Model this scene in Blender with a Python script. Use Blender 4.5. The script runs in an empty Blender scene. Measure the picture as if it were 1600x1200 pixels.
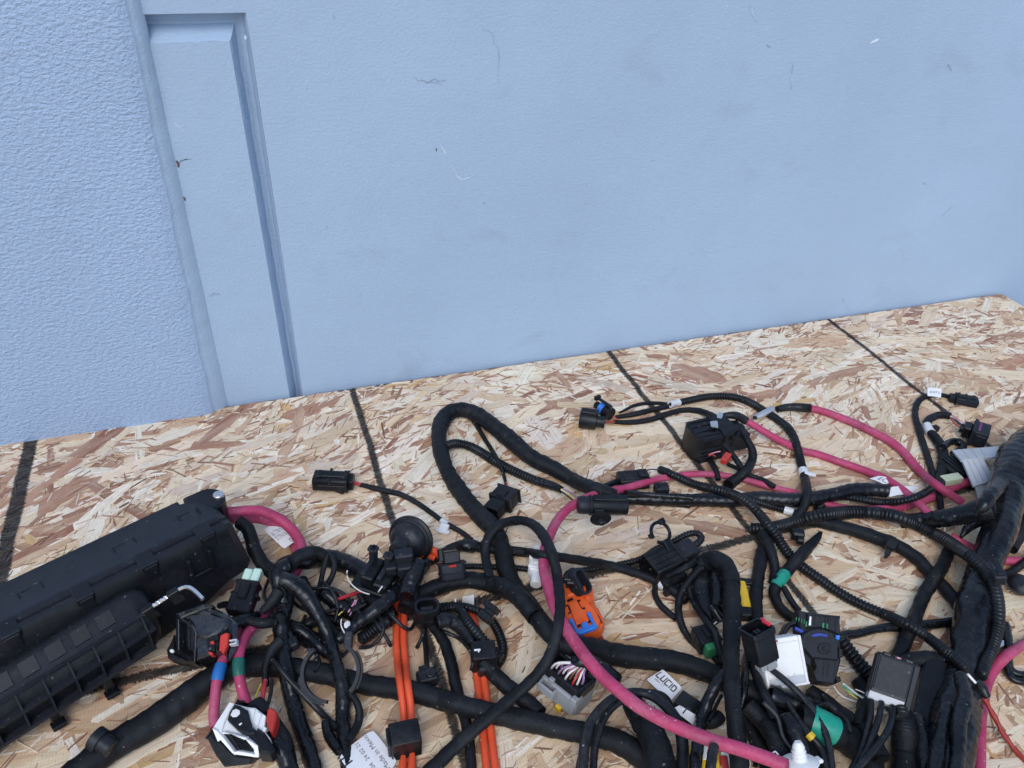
import bpy, math, random
import numpy as np
from mathutils import Vector, Matrix
R = math.radians
sc = bpy.context.scene
# ------------------------------------------------------------------ camera, sky, sun, exposure
CH, CD = 0.508, 0.7424                       # camera height above the board, distance to the wall (m)
RIGHT = np.array([0.94878, -0.31335, 0.04033]); DOWN = np.array([-0.14485, -0.54489, -0.82590]); FWD = np.array([0.28077, 0.77776, -0.56237])
CAM = np.array([0.0, -CD, CH])
F = 1289.6                                    # focal length in pixels of a 1600 px wide picture
cd = bpy.data.cameras.new('camera'); cam = bpy.data.objects.new('camera', cd); sc.collection.objects.link(cam)
cd.sensor_width = 36; cd.lens = 36 * F / 1600; cd.clip_start = 0.01; cd.clip_end = 200
u = -DOWN; b = -FWD
cam.matrix_world = Matrix(((RIGHT[0], u[0], b[0], CAM[0]), (RIGHT[1], u[1], b[1], CAM[1]), (RIGHT[2], u[2], b[2], CAM[2]), (0, 0, 0, 1)))
sc.camera = cam
wd = bpy.data.worlds.new('World'); sc.world = wd; wd.use_nodes = True
nt = wd.node_tree; sky = nt.nodes.new('ShaderNodeTexSky'); sky.sky_type = 'NISHITA'; sky.sun_disc = False
SUN_EL, SUN_AZ = R(46), R(205)
sky.sun_elevation = SUN_EL; sky.sun_rotation = SUN_AZ; sky.air_density = 1.0; sky.dust_density = 1.2; sky.ozone_density = 1.0
bg = nt.nodes['Background']; bg.inputs['Strength'].default_value = 0.13
nt.links.new(sky.outputs[0], bg.inputs['Color'])
sl = bpy.data.lights.new('sun', 'SUN'); sl.energy = 0.95; sl.angle = R(38); sl.color = (1.0, 0.96, 0.91)
so = bpy.data.objects.new('sun', sl); sc.collection.objects.link(so); so.location = (0, -2, 3)
sdir = Vector((math.sin(SUN_AZ) * math.cos(SUN_EL), math.cos(SUN_AZ) * math.cos(SUN_EL), math.sin(SUN_EL)))
so.rotation_euler = sdir.to_track_quat('Z', 'Y').to_euler()
sc.view_settings.view_transform = 'Standard'; sc.view_settings.look = 'None'; sc.view_settings.gamma = 1; sc.view_settings.use_curve_mapping = False
sc.view_settings.exposure = 0.62
# ------------------------------------------------------------------ helpers
rng = np.random.default_rng(7); random.seed(7)
def at(px, py, h=0.0):
    """the point h metres above the board that the photograph shows at this pixel"""
    d = (px - 800) * RIGHT + (py - 600) * DOWN + F * FWD
    return CAM + d * ((h - CH) / d[2])
def depth(p): return float(np.dot(np.asarray(p) - CAM, FWD))
def m2(px, py, h=0.0): return depth(at(px, py, h)) / F        # metres per pixel there
ORG = {}
def link(o, parent):
    sc.collection.objects.link(o)
    if parent is not None: o.parent = parent
def tag(o, label=None, cat=None, group=None, kind=None):
    if label: o['label'] = label
    if cat: o['category'] = cat
    if group: o['group'] = group
    if kind: o['kind'] = kind
    return o
def thing(name, loc, label, cat, group=None):
    o = bpy.data.objects.new(name, None); o.empty_display_size = 0.02
    sc.collection.objects.link(o); o.location = loc; ORG[o] = np.array(loc, float)
    return tag(o, label, cat, group)
class MB:
    """collects shapes, builds them as ONE mesh object"""
    def __init__(s): s.v = []; s.f = []; s.n = 0; s.uv = []; s.hasuv = False
    def add(s, v, f, uv=None):
        v = np.asarray(v, float); s.v.append(v); k = s.n
        s.f += [tuple(i + k for i in q) for q in f]; s.n += len(v)
        if uv is None: uv = np.zeros((len(v), 2))
        else: s.hasuv = True
        s.uv.append(np.asarray(uv, float)); return s
    def build(s, name, mat, parent=None, smooth=35, label=None):
        V = np.concatenate(s.v); po = ORG[parent] if parent is not None else np.zeros(3)
        o0 = np.array([V[:, 0].mean(), V[:, 1].mean(), V[:, 2].min()])
        me = bpy.data.meshes.new(name); me.from_pydata((V - o0).tolist(), [], s.f)
        if s.hasuv:
            U = np.concatenate(s.uv); lay = me.uv_layers.new(name='UVMap')
            li = np.empty(len(me.loops), int); me.loops.foreach_get('vertex_index', li)
            lay.data.foreach_set('uv', U[li].ravel())
        if smooth:
            me.polygons.foreach_set('use_smooth', [True] * len(me.polygons))
            if smooth < 180: me.set_sharp_from_angle(angle=R(smooth))
        me.materials.append(mat); me.update()
        o = bpy.data.objects.new(name, me); o.location = o0 - po; ORG[o] = o0; link(o, parent)
        if label: o['label'] = label
        return o
# ---- materials
def N(nt, t, **kw):
    n = nt.nodes.new(t)
    for k, v in kw.items():
        if k in n.inputs: n.inputs[k].default_value = v
        else: setattr(n, k, v)
    return n
def newmat(name):
    m = bpy.data.materials.new(name); m.use_nodes = True; t = m.node_tree
    return m, t, t.nodes['Principled BSDF']
def ramp(t, fac, stops):
    r = t.nodes.new('ShaderNodeValToRGB'); t.links.new(fac, r.inputs[0]); e = r.color_ramp.elements
    while len(e) < len(stops): e.new(0.5)
    for el, (p, c) in zip(e, stops): el.position = p; el.color = (*c, 1) if len(c) == 3 else c
    return r
def math_(t, op, a, b=None, clamp=False):
    n = t.nodes.new('ShaderNodeMath'); n.operation = op; n.use_clamp = clamp
    for i, x in enumerate((a, b)):
        if x is None: continue
        if isinstance(x, (int, float)): n.inputs[i].default_value = x
        else: t.links.new(x, n.inputs[i])
    return n.outputs[0]
def mix(t, fac, a, b):
    n = t.nodes.new('ShaderNodeMix'); n.data_type = 'RGBA'
    for i, x in ((0, fac), (6, a), (7, b)):
        if isinstance(x, (int, float)): n.inputs[i].default_value = x
        elif isinstance(x, tuple): n.inputs[i].default_value = (*x, 1)
        else: t.links.new(x, n.inputs[i])
    return n.outputs[2]
def noise(t, vec, scale, detail=3, rough=0.55, dist=0.0):
    n = N(t, 'ShaderNodeTexNoise', Scale=scale, Detail=detail, Roughness=rough, Distortion=dist); t.links.new(vec, n.inputs['Vector']); return n.outputs['Fac']
def scalev(t, vec, s):
    n = t.nodes.new('ShaderNodeMapping'); n.inputs['Scale'].default_value = s; t.links.new(vec, n.inputs['Vector']); return n.outputs[0]
def surf(name, col, rough=0.5, dust=0.0, dustcol=(0.22, 0.21, 0.20), mott=0.25, bump=0.15, bscale=900, spec=0.5, weave=0, metal=0, sss=0, scratch=0.0, coat=0):
    m, t, p = newmat(name); L = t.links.new
    tc = t.nodes.new('ShaderNodeTexCoord'); oi = t.nodes.new('ShaderNodeObjectInfo')
    add = t.nodes.new('ShaderNodeVectorMath'); add.operation = 'ADD'; L(tc.outputs['Object'], add.inputs[0]); L(oi.outputs['Random'], add.inputs[1])
    v = add.outputs[0]
    n1 = noise(t, v, 60, 4); n2 = noise(t, v, 420, 3)
    lo = tuple(c * (1 - mott) for c in col); hi = tuple(min(1, c * (1 + mott)) for c in col)
    base = ramp(t, n1, [(0.3, lo), (0.7, hi)]).outputs[0]
    if dust:
        d = ramp(t, math_(t, 'ADD', math_(t, 'MULTIPLY', noise(t, v, 35, 5, 0.65), 0.75), math_(t, 'MULTIPLY', n2, 0.35)), [(0.52, (0, 0, 0)), (0.80, (1, 1, 1))]).outputs[0]
        base = mix(t, math_(t, 'MULTIPLY', d, dust), base, dustcol)
        sp = ramp(t, noise(t, v, 330, 1, 0.4), [(0.755, (0, 0, 0)), (0.79, (1, 1, 1))]).outputs[0]
        base = mix(t, math_(t, 'MULTIPLY', sp, min(1, dust * 1.5)), base, (0.5, 0.5, 0.5))
    if scratch:
        s1 = ramp(t, noise(t, scalev(t, v, (30, 260, 260)), 1.2, 4, 0.7, 0.6), [(0.62, (0, 0, 0)), (0.74, (1, 1, 1))]).outputs[0]
        base = mix(t, math_(t, 'MULTIPLY', s1, scratch), base, dustcol)
    L(base, p.inputs['Base Color'])
    rr = ramp(t, n2, [(0.3, (rough * 0.9,) * 3), (0.7, (min(1, rough * 1.1),) * 3)]).outputs[0]; L(rr, p.inputs['Roughness'])
    p.inputs['Specular IOR Level'].default_value = spec; p.inputs['Specular Tint'].default_value = (0.82, 0.91, 1.0, 1) if max(col) < 0.03 else (1, 1, 1, 1); p.inputs['Metallic'].default_value = metal
    if coat: p.inputs['Coat Weight'].default_value = coat; p.inputs['Coat Roughness'].default_value = 0.12
    if sss: p.inputs['Subsurface Weight'].default_value = sss; p.inputs['Subsurface Radius'].default_value = (0.004, 0.004, 0.004)
    h = noise(t, v, bscale, 3)
    if weave:
        uvn = scalev(t, tc.outputs['UV'], (1, 0.06, 1))
        w1 = N(t, 'ShaderNodeTexWave', Scale=weave, Distortion=0.6); L(uvn, w1.inputs['Vector'])
        h = math_(t, 'ADD', math_(t, 'MULTIPLY', w1.outputs['Fac'], 0.5), h)
    bp = N(t, 'ShaderNodeBump', Strength=bump, Distance=0.001); L(h, bp.inputs['Height']); L(bp.outputs[0], p.inputs['Normal'])
    return m
MAT = {
 'cloth': surf('cloth_tape', (0.0062, 0.0069, 0.0090), 0.50, 0.17, (0.09, 0.095, 0.11), 0.4, 0.4, 900, 0.25, 300),
 'pvc': surf('vinyl_tape', (0.0048, 0.0054, 0.0072), 0.26, 0.17, (0.13, 0.13, 0.14), 0.3, 0.42, 190, 0.34),
 'conduit': surf('conduit_plastic', (0.0065, 0.0072, 0.0092), 0.36, 0.15, (0.12, 0.125, 0.135), 0.3, 0.1, 900, 0.32),
 'black': surf('black_plastic', (0.0056, 0.0062, 0.0082), 0.34, 0.14, (0.14, 0.14, 0.15), 0.3, 0.12, 1500, 0.28),
 'gloss': surf('glossy_black_plastic', (0.008, 0.0088, 0.011), 0.22, 0.25, (0.2, 0.2, 0.2), 0.3, 0.2, 500, 0.6, coat=0.5),
 'box': surf('box_plastic', (0.0062, 0.0068, 0.0098), 0.42, 0.11, (0.10, 0.105, 0.12), 0.3, 0.10, 1800, 0.38, scratch=0.24),
 'slate': surf('slate_plastic', (0.0125, 0.0142, 0.0205), 0.5, 0.08, (0.13, 0.13, 0.14), 0.15, 0.06, 1500, 0.28),
 'rubber': surf('black_rubber', (0.009, 0.010, 0.013), 0.42, 0.22, (0.12, 0.125, 0.14), 0.3, 0.1, 500, 0.32),
 'cable': surf('black_cable', (0.0085, 0.0092, 0.0115), 0.36, 0.24, (0.15, 0.155, 0.165), 0.3, 0.08, 500, 0.34),
 'pink': surf('pink_rubber', (0.395, 0.040, 0.118), 0.55, 0.6, (0.46, 0.20, 0.27), 0.25, 0.3, 700, 0.4, scratch=0.45, sss=0),
 'orange': surf('orange_jacket', (0.72, 0.085, 0.028), 0.5, 0.35, (0.45, 0.10, 0.05), 0.1, 0.15, 700, 0.4),
 'orange_p': surf('orange_plastic', (0.74, 0.115, 0.022), 0.42, 0.2, (0.5, 0.16, 0.07), 0.06, 0.1, 900, 0.4),
 'red': surf('red_wire', (0.42, 0.018, 0.03), 0.45, 0.2, (0.4, 0.15, 0.14), 0.15, 0.1, 900),
 'redp': surf('red_plastic', (0.45, 0.03, 0.022), 0.4, 0.2, (0.4, 0.15, 0.12), 0.15, 0.1, 900),
 'braid': surf('red_braid', (0.28, 0.022, 0.016), 0.55, 0.3, (0.3, 0.1, 0.08), 0.2, 0.2, 900),
 'blue': surf('blue_plastic', (0.02, 0.17, 0.62), 0.45, 0.12, (0.2, 0.35, 0.6), 0.1, 0.1, 900),
 'dblue': surf('deep_blue_plastic', (0.012, 0.04, 0.32), 0.4, 0.1, (0.2, 0.3, 0.5), 0.1, 0.1, 900),
 'green': surf('green_tape', (0.005, 0.27, 0.19), 0.4, 0.15, (0.1, 0.4, 0.32), 0.12, 0.25, 500),
 'dgreen': surf('dark_green_tape', (0.006, 0.10, 0.075), 0.4, 0.15, (0.1, 0.2, 0.18), 0.15, 0.2, 500),
 'ggreen': surf('green_plastic', (0.02, 0.16, 0.07), 0.4, 0.1, (0.1, 0.3, 0.2), 0.15, 0.1, 500),
 'pgreen': surf('pale_green_plastic', (0.52, 0.72, 0.62), 0.35, 0.1, (0.4, 0.45, 0.42), 0.06, 0.05, 500, sss=0.3),
 'cream': surf('pale_yellow_green_plastic', (0.52, 0.58, 0.42), 0.4, 0.15, (0.4, 0.4, 0.36), 0.06, 0.05, 500),
 'btape': surf('blue_tape', (0.015, 0.13, 0.40), 0.4, 0.15, (0.1, 0.25, 0.45), 0.1, 0.2, 500),
 'yellow': surf('yellow_tape', (0.66, 0.44, 0.02), 0.45, 0.25, (0.35, 0.25, 0.08), 0.12, 0.5, 500),
 'ywire': surf('yellow_wire', (0.70, 0.55, 0.08), 0.4), 'wwire': surf('white_wire', (0.72, 0.72, 0.72), 0.4), 'pwire': surf('violet_wire', (0.35, 0.2, 0.38), 0.4),
 'gwire': surf('green_wire', (0.1, 0.4, 0.22), 0.4), 'kwire': surf('pink_wire', (0.6, 0.25, 0.35), 0.4), 'bwire': surf('brown_wire', (0.2, 0.08, 0.04), 0.4),
 'white': surf('white_plastic', (0.78, 0.80, 0.80), 0.4, 0.15, (0.45, 0.44, 0.42), 0.04, 0.06, 500, sss=0.05),
 'nylon': surf('clear_nylon', (0.66, 0.69, 0.71), 0.3, 0.12, (0.4, 0.4, 0.4), 0.05, 0.06, 500, sss=0.5),
 'grey': surf('grey_plastic', (0.27, 0.29, 0.31), 0.42, 0.2, (0.45, 0.45, 0.45), 0.08, 0.08, 900),
 'lgrey': surf('light_grey_plastic', (0.50, 0.53, 0.57), 0.45, 0.25, (0.3, 0.3, 0.3), 0.06, 0.08, 900),
 'paper': surf('white_paper', (0.80, 0.81, 0.83), 0.6, 0.08, (0.5, 0.5, 0.5), 0.03, 0.1, 300),
 'ink': surf('black_ink', (0.02, 0.02, 0.025), 0.6, 0, mott=0.1), 'fadedink': surf('faded_ink', (0.16, 0.15, 0.17), 0.6, 0, mott=0.2),
 'print': surf('white_print', (0.5, 0.5, 0.5), 0.6, 0, mott=0.2),
 'steel': surf('plated_steel', (0.75, 0.76, 0.78), 0.22, 0.0, mott=0.08, bump=0.05, metal=1.0),
 'tin': surf('tinned_lug', (0.62, 0.63, 0.65), 0.35, 0.2, (0.4, 0.4, 0.4), mott=0.1, bump=0.1, metal=0.9),
 'scuff': surf('white_paint_scuff', (0.7, 0.7, 0.7), 0.7, 0, mott=0.1, bump=0.5, bscale=400),
}
# ------------------------------------------------------------------ setting: ground, walls
def grid_faces(nu, nv, close_v=False):
    f = []
    for i in range(nu - 1):
        for j in range(nv if close_v else nv - 1):
            k = (j + 1) % nv; f.append((i * nv + j, (i + 1) * nv + j, (i + 1) * nv + k, i * nv + k))
    return f
def chbox(x0, x1, y0, y1, z0, z1, c=0.0005):
    """box with chamfered edges"""
    lo = np.array([x0, y0, z0]); hi = np.array([x1, y1, z1]); c = min(c, 0.45 * float((hi - lo).min()))
    v = []; idx = {}
    for sx in (0, 1):
        for sy in (0, 1):
            for sz in (0, 1):
                s = (sx, sy, sz)
                for a in range(3):
                    p = [hi[i] if s[i] else lo[i] for i in range(3)]
                    for i in range(3):
                        if i != a: p[i] += -c if s[i] else c
                    idx[(s, a)] = len(v); v.append(p)
    f = []
    for a in range(3):
        b, d = (a + 1) % 3, (a + 2) % 3
        for sa in (0, 1):
            q = []
            for sb, sd in ((0, 0), (1, 0), (1, 1), (0, 1)):
                s = [0, 0, 0]; s[a] = sa; s[b] = sb; s[d] = sd; q.append(idx[(tuple(s), a)])
            f.append(tuple(q) if sa else tuple(q[::-1]))
        for sb in (0, 1):
            for sd in (0, 1):
                s0 = [0, 0, 0]; s0[b] = sb; s0[d] = sd; s1 = list(s0); s1[a] = 1; s0, s1 = tuple(s0), tuple(s1)
                q = (idx[(s0, b)], idx[(s1, b)], idx[(s1, d)], idx[(s0, d)])
                f.append(q if sb == sd else q[::-1])
    for s in [(x, y, z) for x in (0, 1) for y in (0, 1) for z in (0, 1)]:
        q = (idx[(s, 0)], idx[(s, 1)], idx[(s, 2)]); f.append(q if sum(s) % 2 else q[::-1])
    return np.array(v), f
m_ground, t, p = newmat('concrete'); gco = t.nodes.new('ShaderNodeNewGeometry').outputs['Position']
t.links.new(ramp(t, noise(t, gco, 9, 6), [(0.3, (0.22, 0.21, 0.2)), (0.7, (0.34, 0.33, 0.31))]).outputs[0], p.inputs['Base Color']); p.inputs['Roughness'].default_value = 0.9
g = MB(); g.add([(-30, -30, -0.0505), (30, -30, -0.0505), (30, 3, -0.0505), (-30, 3, -0.0505)], [(0, 1, 2, 3)])
tag(g.build('ground', m_ground, smooth=0), kind='structure')

def wallpaint(name, col, stucco):
    m, t, p = newmat(name); L = t.links.new
    pos = t.nodes.new('ShaderNodeNewGeometry').outputs['Position']
    lo = tuple(c * 0.93 for c in col); hi = tuple(min(1, c * 1.035) for c in col)
    base = ramp(t, noise(t, pos, 4.0, 6, 0.62), [(0.3, lo), (0.7, hi)]).outputs[0]
    # grime: faint smudges, small dark nicks, pale scrapes
    sm = ramp(t, noise(t, scalev(t, pos, (1, 1, 1.6)), 11, 5, 0.62, 0.4), [(0.60, (0, 0, 0)), (0.78, (1, 1, 1))]).outputs[0]
    base = mix(t, math_(t, 'MULTIPLY', sm, 0.22), base, (0.16, 0.19, 0.25))
    if not stucco:
        nk = ramp(t, noise(t, scalev(t, pos, (60, 1, 38)), 1, 2, 0.5, 0.8), [(0.80, (0, 0, 0)), (0.825, (1, 1, 1))]).outputs[0]
        base = mix(t, math_(t, 'MULTIPLY', nk, 0.55), base, (0.10, 0.12, 0.17))
        n2 = ramp(t, noise(t, scalev(t, pos, (26, 1, 30)), 1.3, 4, 0.62, 1.6), [(0.715, (0, 0, 0)), (0.735, (1, 1, 1))]).outputs[0]
        base = mix(t, math_(t, 'MULTIPLY', n2, 0.14), base, (0.75, 0.8, 0.86))
    L(base, p.inputs['Base Color']); p.inputs['Roughness'].default_value = 0.5; p.inputs['Specular IOR Level'].default_value = 0.4
    if stucco:
        h = math_(t, 'ADD', noise(t, scalev(t, pos, (1, 1, 1.6)), 240, 2, 0.5, 0.35), math_(t, 'MULTIPLY', noise(t, pos, 620, 2), 0.3)); st, ds = 0.55, 0.0034
        sxx = t.nodes.new('ShaderNodeSeparateXYZ'); L(pos, sxx.inputs[0]); h = math_(t, 'MULTIPLY', h, math_(t, 'ADD', 0.06, math_(t, 'MULTIPLY', math_(t, 'SUBTRACT', math_(t, 'ADD', -0.058, math_(t, 'MULTIPLY', noise(t, pos, 45, 2), 0.018)), sxx.outputs[0]), 55, True)))
    else:
        h = math_(t, 'ADD', math_(t, 'MULTIPLY', noise(t, scalev(t, pos, (1, 1, 1.3)), 330, 3, 0.55), 0.8), math_(t, 'MULTIPLY', noise(t, pos, 34, 4), 0.9)); st, ds = 0.36, 0.0017
    bp = N(t, 'ShaderNodeBump', Strength=st, Distance=ds); L(h, bp.inputs['Height']); L(bp.outputs[0], p.inputs['Normal'])
    return m
BLUE = (0.350, 0.470, 0.632)
m_smooth = wallpaint('blue_gloss_paint', BLUE, False); m_stucco = wallpaint('blue_stucco_paint', (0.322, 0.440, 0.625), True)
ZB, ZT = -0.05, 2.35
def lx(a, b): return lambda z: a + (b - a) * z / 0.35          # a nearly plumb line in the wall, x at height z
SL, SR, GI, GB, GO = lx(-0.0548, -0.0565), lx(-0.0410, -0.0492), lx(0.0200, 0.0108), lx(0.0284, 0.0178), lx(0.0336, 0.0266)
ZI, ZG, ZO = 0.3525, 0.3640, 0.3735
# stucco wall with a rounded plaster edge, standing a little proud of the door
wl = MB(); zs = np.concatenate([np.linspace(ZB, 0.5, 140), [ZT]]); rows = []
xs_rel = [(-1.9, 0), (-0.055, 0), (-0.03, 0), (-0.014, 0), (-0.008, 0.0004), (-0.003, 0.0016), (0.0, 0.0045)]
for z in zs:
    wob = 0.0006 * math.sin(z * 61) + 0.0004 * math.sin(z * 143 + 1) + 0.00025 * math.sin(z * 320)
    r_ = [(SL(z) + dx + (wob if dx > -0.02 else 0), -0.013 + dy, z) for dx, dy in xs_rel]
    r_ += [(SL(z) + 0.0022 + wob, -0.0085, z), (SR(z) + 0.0006, 0.0012, z)]
    rows += r_
nr = len(rows) // len(zs); rows = np.array(rows).reshape(len(zs), nr, 3)
wl.add(rows[:, :6].reshape(-1, 3), [tuple(reversed(q)) for q in grid_faces(len(zs), 6)])
we = MB(); we.add(rows[:, 5:].reshape(-1, 3), [tuple(reversed(q)) for q in grid_faces(len(zs), nr - 5)])
stw = thing('stucco_wall', (-0.6, 0, ZB), 'pale blue wall of rough orange peel stucco left of the moulded panel', 'wall')
wl.build('stucco_face', m_stucco, stw, smooth=180); we.build('plaster_edge', m_smooth, stw, smooth=180)
# the smooth painted door: embossed panel with a V groove at its top and right side
dm = MB()
dw = thing('panelled_door', (0.5, 0, ZB), 'smooth blue painted door with an embossed narrow panel at its left', 'door')
def dquad(mb, pts): mb.add(pts, [tuple(range(len(pts)))])
fz = [ZB, ZI]; yf = 0.0; yg = 0.0165; yo = 0.0
fld = MB(); fld.add([(SR(ZB), yf, ZB), (GI(ZB), yf, ZB), (GI(ZI), yf, ZI), (SR(ZI) - 0.012, yf, ZI), (SR(ZI)-0.012, yf, 0.2)], [(0, 1, 2, 3, 4)])
fld.build('panel_field', m_smooth, dw, smooth=0)
def strip(mb, P, n):                                   # P(k) -> row of points across the moulding at step k
    rows = [P(k / (n - 1)) for k in range(n)]; m_ = len(rows[0])
    mb.add([q for r in rows for q in r], [tuple(reversed(f)) for f in grid_faces(n, m_)])
md = MB()
wv = lambda z, s=1: 0.00028 * s * (math.sin(z * 90) + math.sin(z * 217 + 2))
def side(k):
    z = ZB + k * (ZI - ZB); kk = (z - ZB) / (ZI - ZB); e = ZG - ZI; e2 = ZO - ZI
    zz = lambda d: z + (d if k == 1 else 0)
    return [(GI(z) - 0.0012, yf, z), (GI(z), yf + 0.0004, z), (GI(z) + 0.0016 + wv(z, .4), yf + 0.0022, zz(0.0016)), (GB(z) - 0.0010 + wv(z), yg, zz(e - 0.001)), (GB(z) + 0.0010 + wv(z), yg + 0.0002, zz(e + 0.001)), (GO(z) - 0.0026, yg * 0.8, zz(e2 - 0.0026)), (GO(z) - 0.0009, yo + 0.0022, zz(e2 - 0.0009)), (GO(z), yo, zz(e2))]
strip(md, side, 60)
XL = -0.075
def top(k):
    a = side(1.0); q = []
    for (x, y, z) in a:
        q.append((x + (XL - x) * k, y, z + wv(x + k * 0.1, .5) * (0 if k in (0,) else 1)))
    return q
strip(md, top, 24)
md.build('moulding_groove', m_smooth, dw, smooth=24)
sf = MB(); xR = 5.0
sf.add([(GO(ZB), yo, ZB), (xR, yo, ZB), (xR, yo, ZT), (XL, yo, ZT), (XL, yo, ZO), (GO(ZI), yo, ZO)], [(0, 1, 2, 5), (5, 2, 3, 4)])
sf.build('door_face', m_smooth, dw, smooth=0)
def wallpt(px, py, off=0.0003):
    d = (px - 800) * RIGHT + (py - 600) * DOWN + F * FWD; return CAM + d * ((CD - off) / d[1])
MK = {}
for nm, c in (('grey', (0.275, 0.362, 0.49)), ('dark', (0.07, 0.08, 0.10)), ('pale', (0.54, 0.63, 0.75)), ('soft', (0.335, 0.44, 0.60)), ('brown', (0.09, 0.075, 0.065))): MK[nm] = surf('wear_' + nm, c, 0.7, 0, mott=0.3, bump=0.3)
def mark(name, pts, w, col, off=0.0003):
    P = np.array([wallpt(x + rng.normal(0, .5), y + rng.normal(0, .5), off) for x, y in pts]); mw = depth(P[0]) / F
    if len(P) > 1:
        n = max(6, int(len(P) * 5)); t_ = np.linspace(0, len(P) - 1, n); P = np.c_[[np.interp(t_, np.arange(len(P)), P[:, k]) for k in range(3)]].T
    T = np.gradient(P, axis=0); T /= np.linalg.norm(T, axis=1)[:, None] + 1e-9; Nn = np.c_[-T[:, 2], 0 * T[:, 0], T[:, 0]]
    ww = w * mw / 2 * (0.25 + np.sin(np.linspace(0.15, 3.0, len(P)))) * rng.uniform(0.55, 1.25, len(P)); P = P + Nn * rng.normal(0, 0.35, len(P))[:, None] * mw
    v = np.concatenate([P + Nn * ww[:, None], P - Nn * ww[:, None]]); k = len(P); MB().add(v, [(i, i + 1, k + i + 1, k + i) for i in range(k - 1)]).build(name, MK[col], dw, 0)
for nm, pts, w, c in [('hairline_crack', [(752, 46), (766, 49), (772, 58), (771, 66), (778, 72), (780, 90), (778, 108), (779, 135)], 1.0, 'grey'), ('scratch', [(648, 121), (653, 128), (660, 125), (669, 129), (678, 123), (686, 127), (697, 125)], 1.2, 'grey'), ('scratch', [(664, 131), (676, 128), (690, 131)], 0.9, 'grey'), ('scrape', [(688, 226), (694, 236), (699, 246)], 1.4, 'pale'), ('scrape', [(703, 256), (709, 266), (717, 277), (722, 281), (736, 276), (744, 267)], 1.6, 'pale'), ('paint_chip', [(681, 232), (682, 237)], 1.8, 'dark'), ('paint_chip', [(1480, 99), (1484, 105), (1487, 110)], 2.6, 'grey'), ('scrape', [(1360, 67), (1367, 63), (1374, 61)], 3.5, 'pale'), ('scratch', [(1472, 338), (1480, 331), (1490, 322), (1499, 316)], 1.6, 'soft'), ('paint_chip', [(510, 352), (512, 358)], 1.8, 'grey'), ('paint_chip', [(1198, 70), (1205, 75)], 2, 'grey'), ('paint_chip', [(1442, 285), (1447, 288)], 2, 'grey'), ('paint_chip', [(1388, 171), (1391, 174)], 1.6, 'soft'),
    ('scratch', [(1015, 252), (1024, 249), (1030, 246)], 1.4, 'soft'), ('scuff', [(1172, 6), (1176, 18), (1182, 36)], 5, 'soft'), ('scuff', [(1238, 100), (1236, 140)], 3, 'soft'), ('scuff', [(1316, 466), (1322, 478), (1330, 486)], 4, 'soft'), ('scuff', [(1100, 388), (1102, 400)], 3, 'soft'), ('paint_chip', [(755, 318), (757, 318)], 1.6, 'dark'), ('paint_chip', [(728, 381), (734, 384)], 2.0, 'soft'), ('paint_chip', [(730, 434), (733, 438)], 2, 'soft'), ('scuff', [(942, 360), (941, 376)], 2.5, 'soft'),
    ('paint_chip', [(275, 251), (279, 256), (278, 262)], 4, 'brown'), ('hairline_crack', [(279, 254), (286, 250), (299, 249)], 1.2, 'dark'), ('paint_chip', [(287, 307), (289, 314)], 2.5, 'brown'), ('scuff', [(326, 464), (334, 459), (343, 460)], 3, 'grey'), ('paint_chip', [(382, 55), (384, 62)], 2.5, 'pale'), ('hairline_crack', [(520, 20), (523, 30)], 1.2, 'soft')]: mark(nm, pts, w, c)
# ------------------------------------------------------------------ the strand board
m_osb, t, p = newmat('strand_board_wood'); L = t.links.new
ca = t.nodes.new('ShaderNodeVertexColor'); ca.layer_name = 'Col'; tc = t.nodes.new('ShaderNodeTexCoord'); pos = t.nodes.new('ShaderNodeNewGeometry').outputs['Position']
uv = tc.outputs['UV']
gr = noise(t, scalev(t, uv, (22, 420, 1)), 1.0, 4, 0.62, 0.25)
gr2 = noise(t, scalev(t, uv, (60, 1500, 1)), 1.0, 2, 0.6)
k1 = ramp(t, gr, [(0.25, (0.80, 0.775, 0.75)), (0.5, (0.98, 0.97, 0.96)), (0.75, (1.10, 1.10, 1.10))]).outputs[0]
k2 = ramp(t, gr2, [(0.3, (0.9, 0.89, 0.88)), (0.7, (1.07, 1.07, 1.07))]).outputs[0]
def mul(t, a, b):
    n = t.nodes.new('ShaderNodeMix'); n.data_type = 'RGBA'; n.blend_type = 'MULTIPLY'; n.inputs[0].default_value = 1; t.links.new(a, n.inputs[6]); t.links.new(b, n.inputs[7]); return n.outputs[2]
col = mul(t, mul(t, ca.outputs[0], k1), k2)
bl = ramp(t, noise(t, scalev(t, uv, (14, 90, 1)), 1.0, 4, 0.65, 0.5), [(0.42, (0, 0, 0)), (0.68, (1, 1, 1))]).outputs[0]
col = mix(t, math_(t, 'MULTIPLY', bl, 0.36), col, (0.75, 0.63, 0.475))
bl2 = ramp(t, noise(t, pos, 55, 4, 0.7, 1.2), [(0.52, (0, 0, 0)), (0.70, (1, 1, 1))]).outputs[0]
col = mix(t, math_(t, 'MULTIPLY', bl2, 0.24), col, (0.42, 0.27, 0.19))
sk = ramp(t, noise(t, scalev(t, uv, (9, 330, 1)), 1.0, 3, 0.6, 0.35), [(0.50, (0, 0, 0)), (0.66, (1, 1, 1))]).outputs[0]
col = mix(t, math_(t, 'MULTIPLY', sk, 0.26), col, (0.46, 0.29, 0.20))
tr = ramp(t, noise(t, scalev(t, uv, (34, 760, 1)), 1.0, 2, 0.5, 0.4), [(0.665, (0, 0, 0)), (0.70, (1, 1, 1))]).outputs[0]
col = mix(t, math_(t, 'MULTIPLY', tr, 0.55), col, (0.15, 0.075, 0.045))
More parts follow.
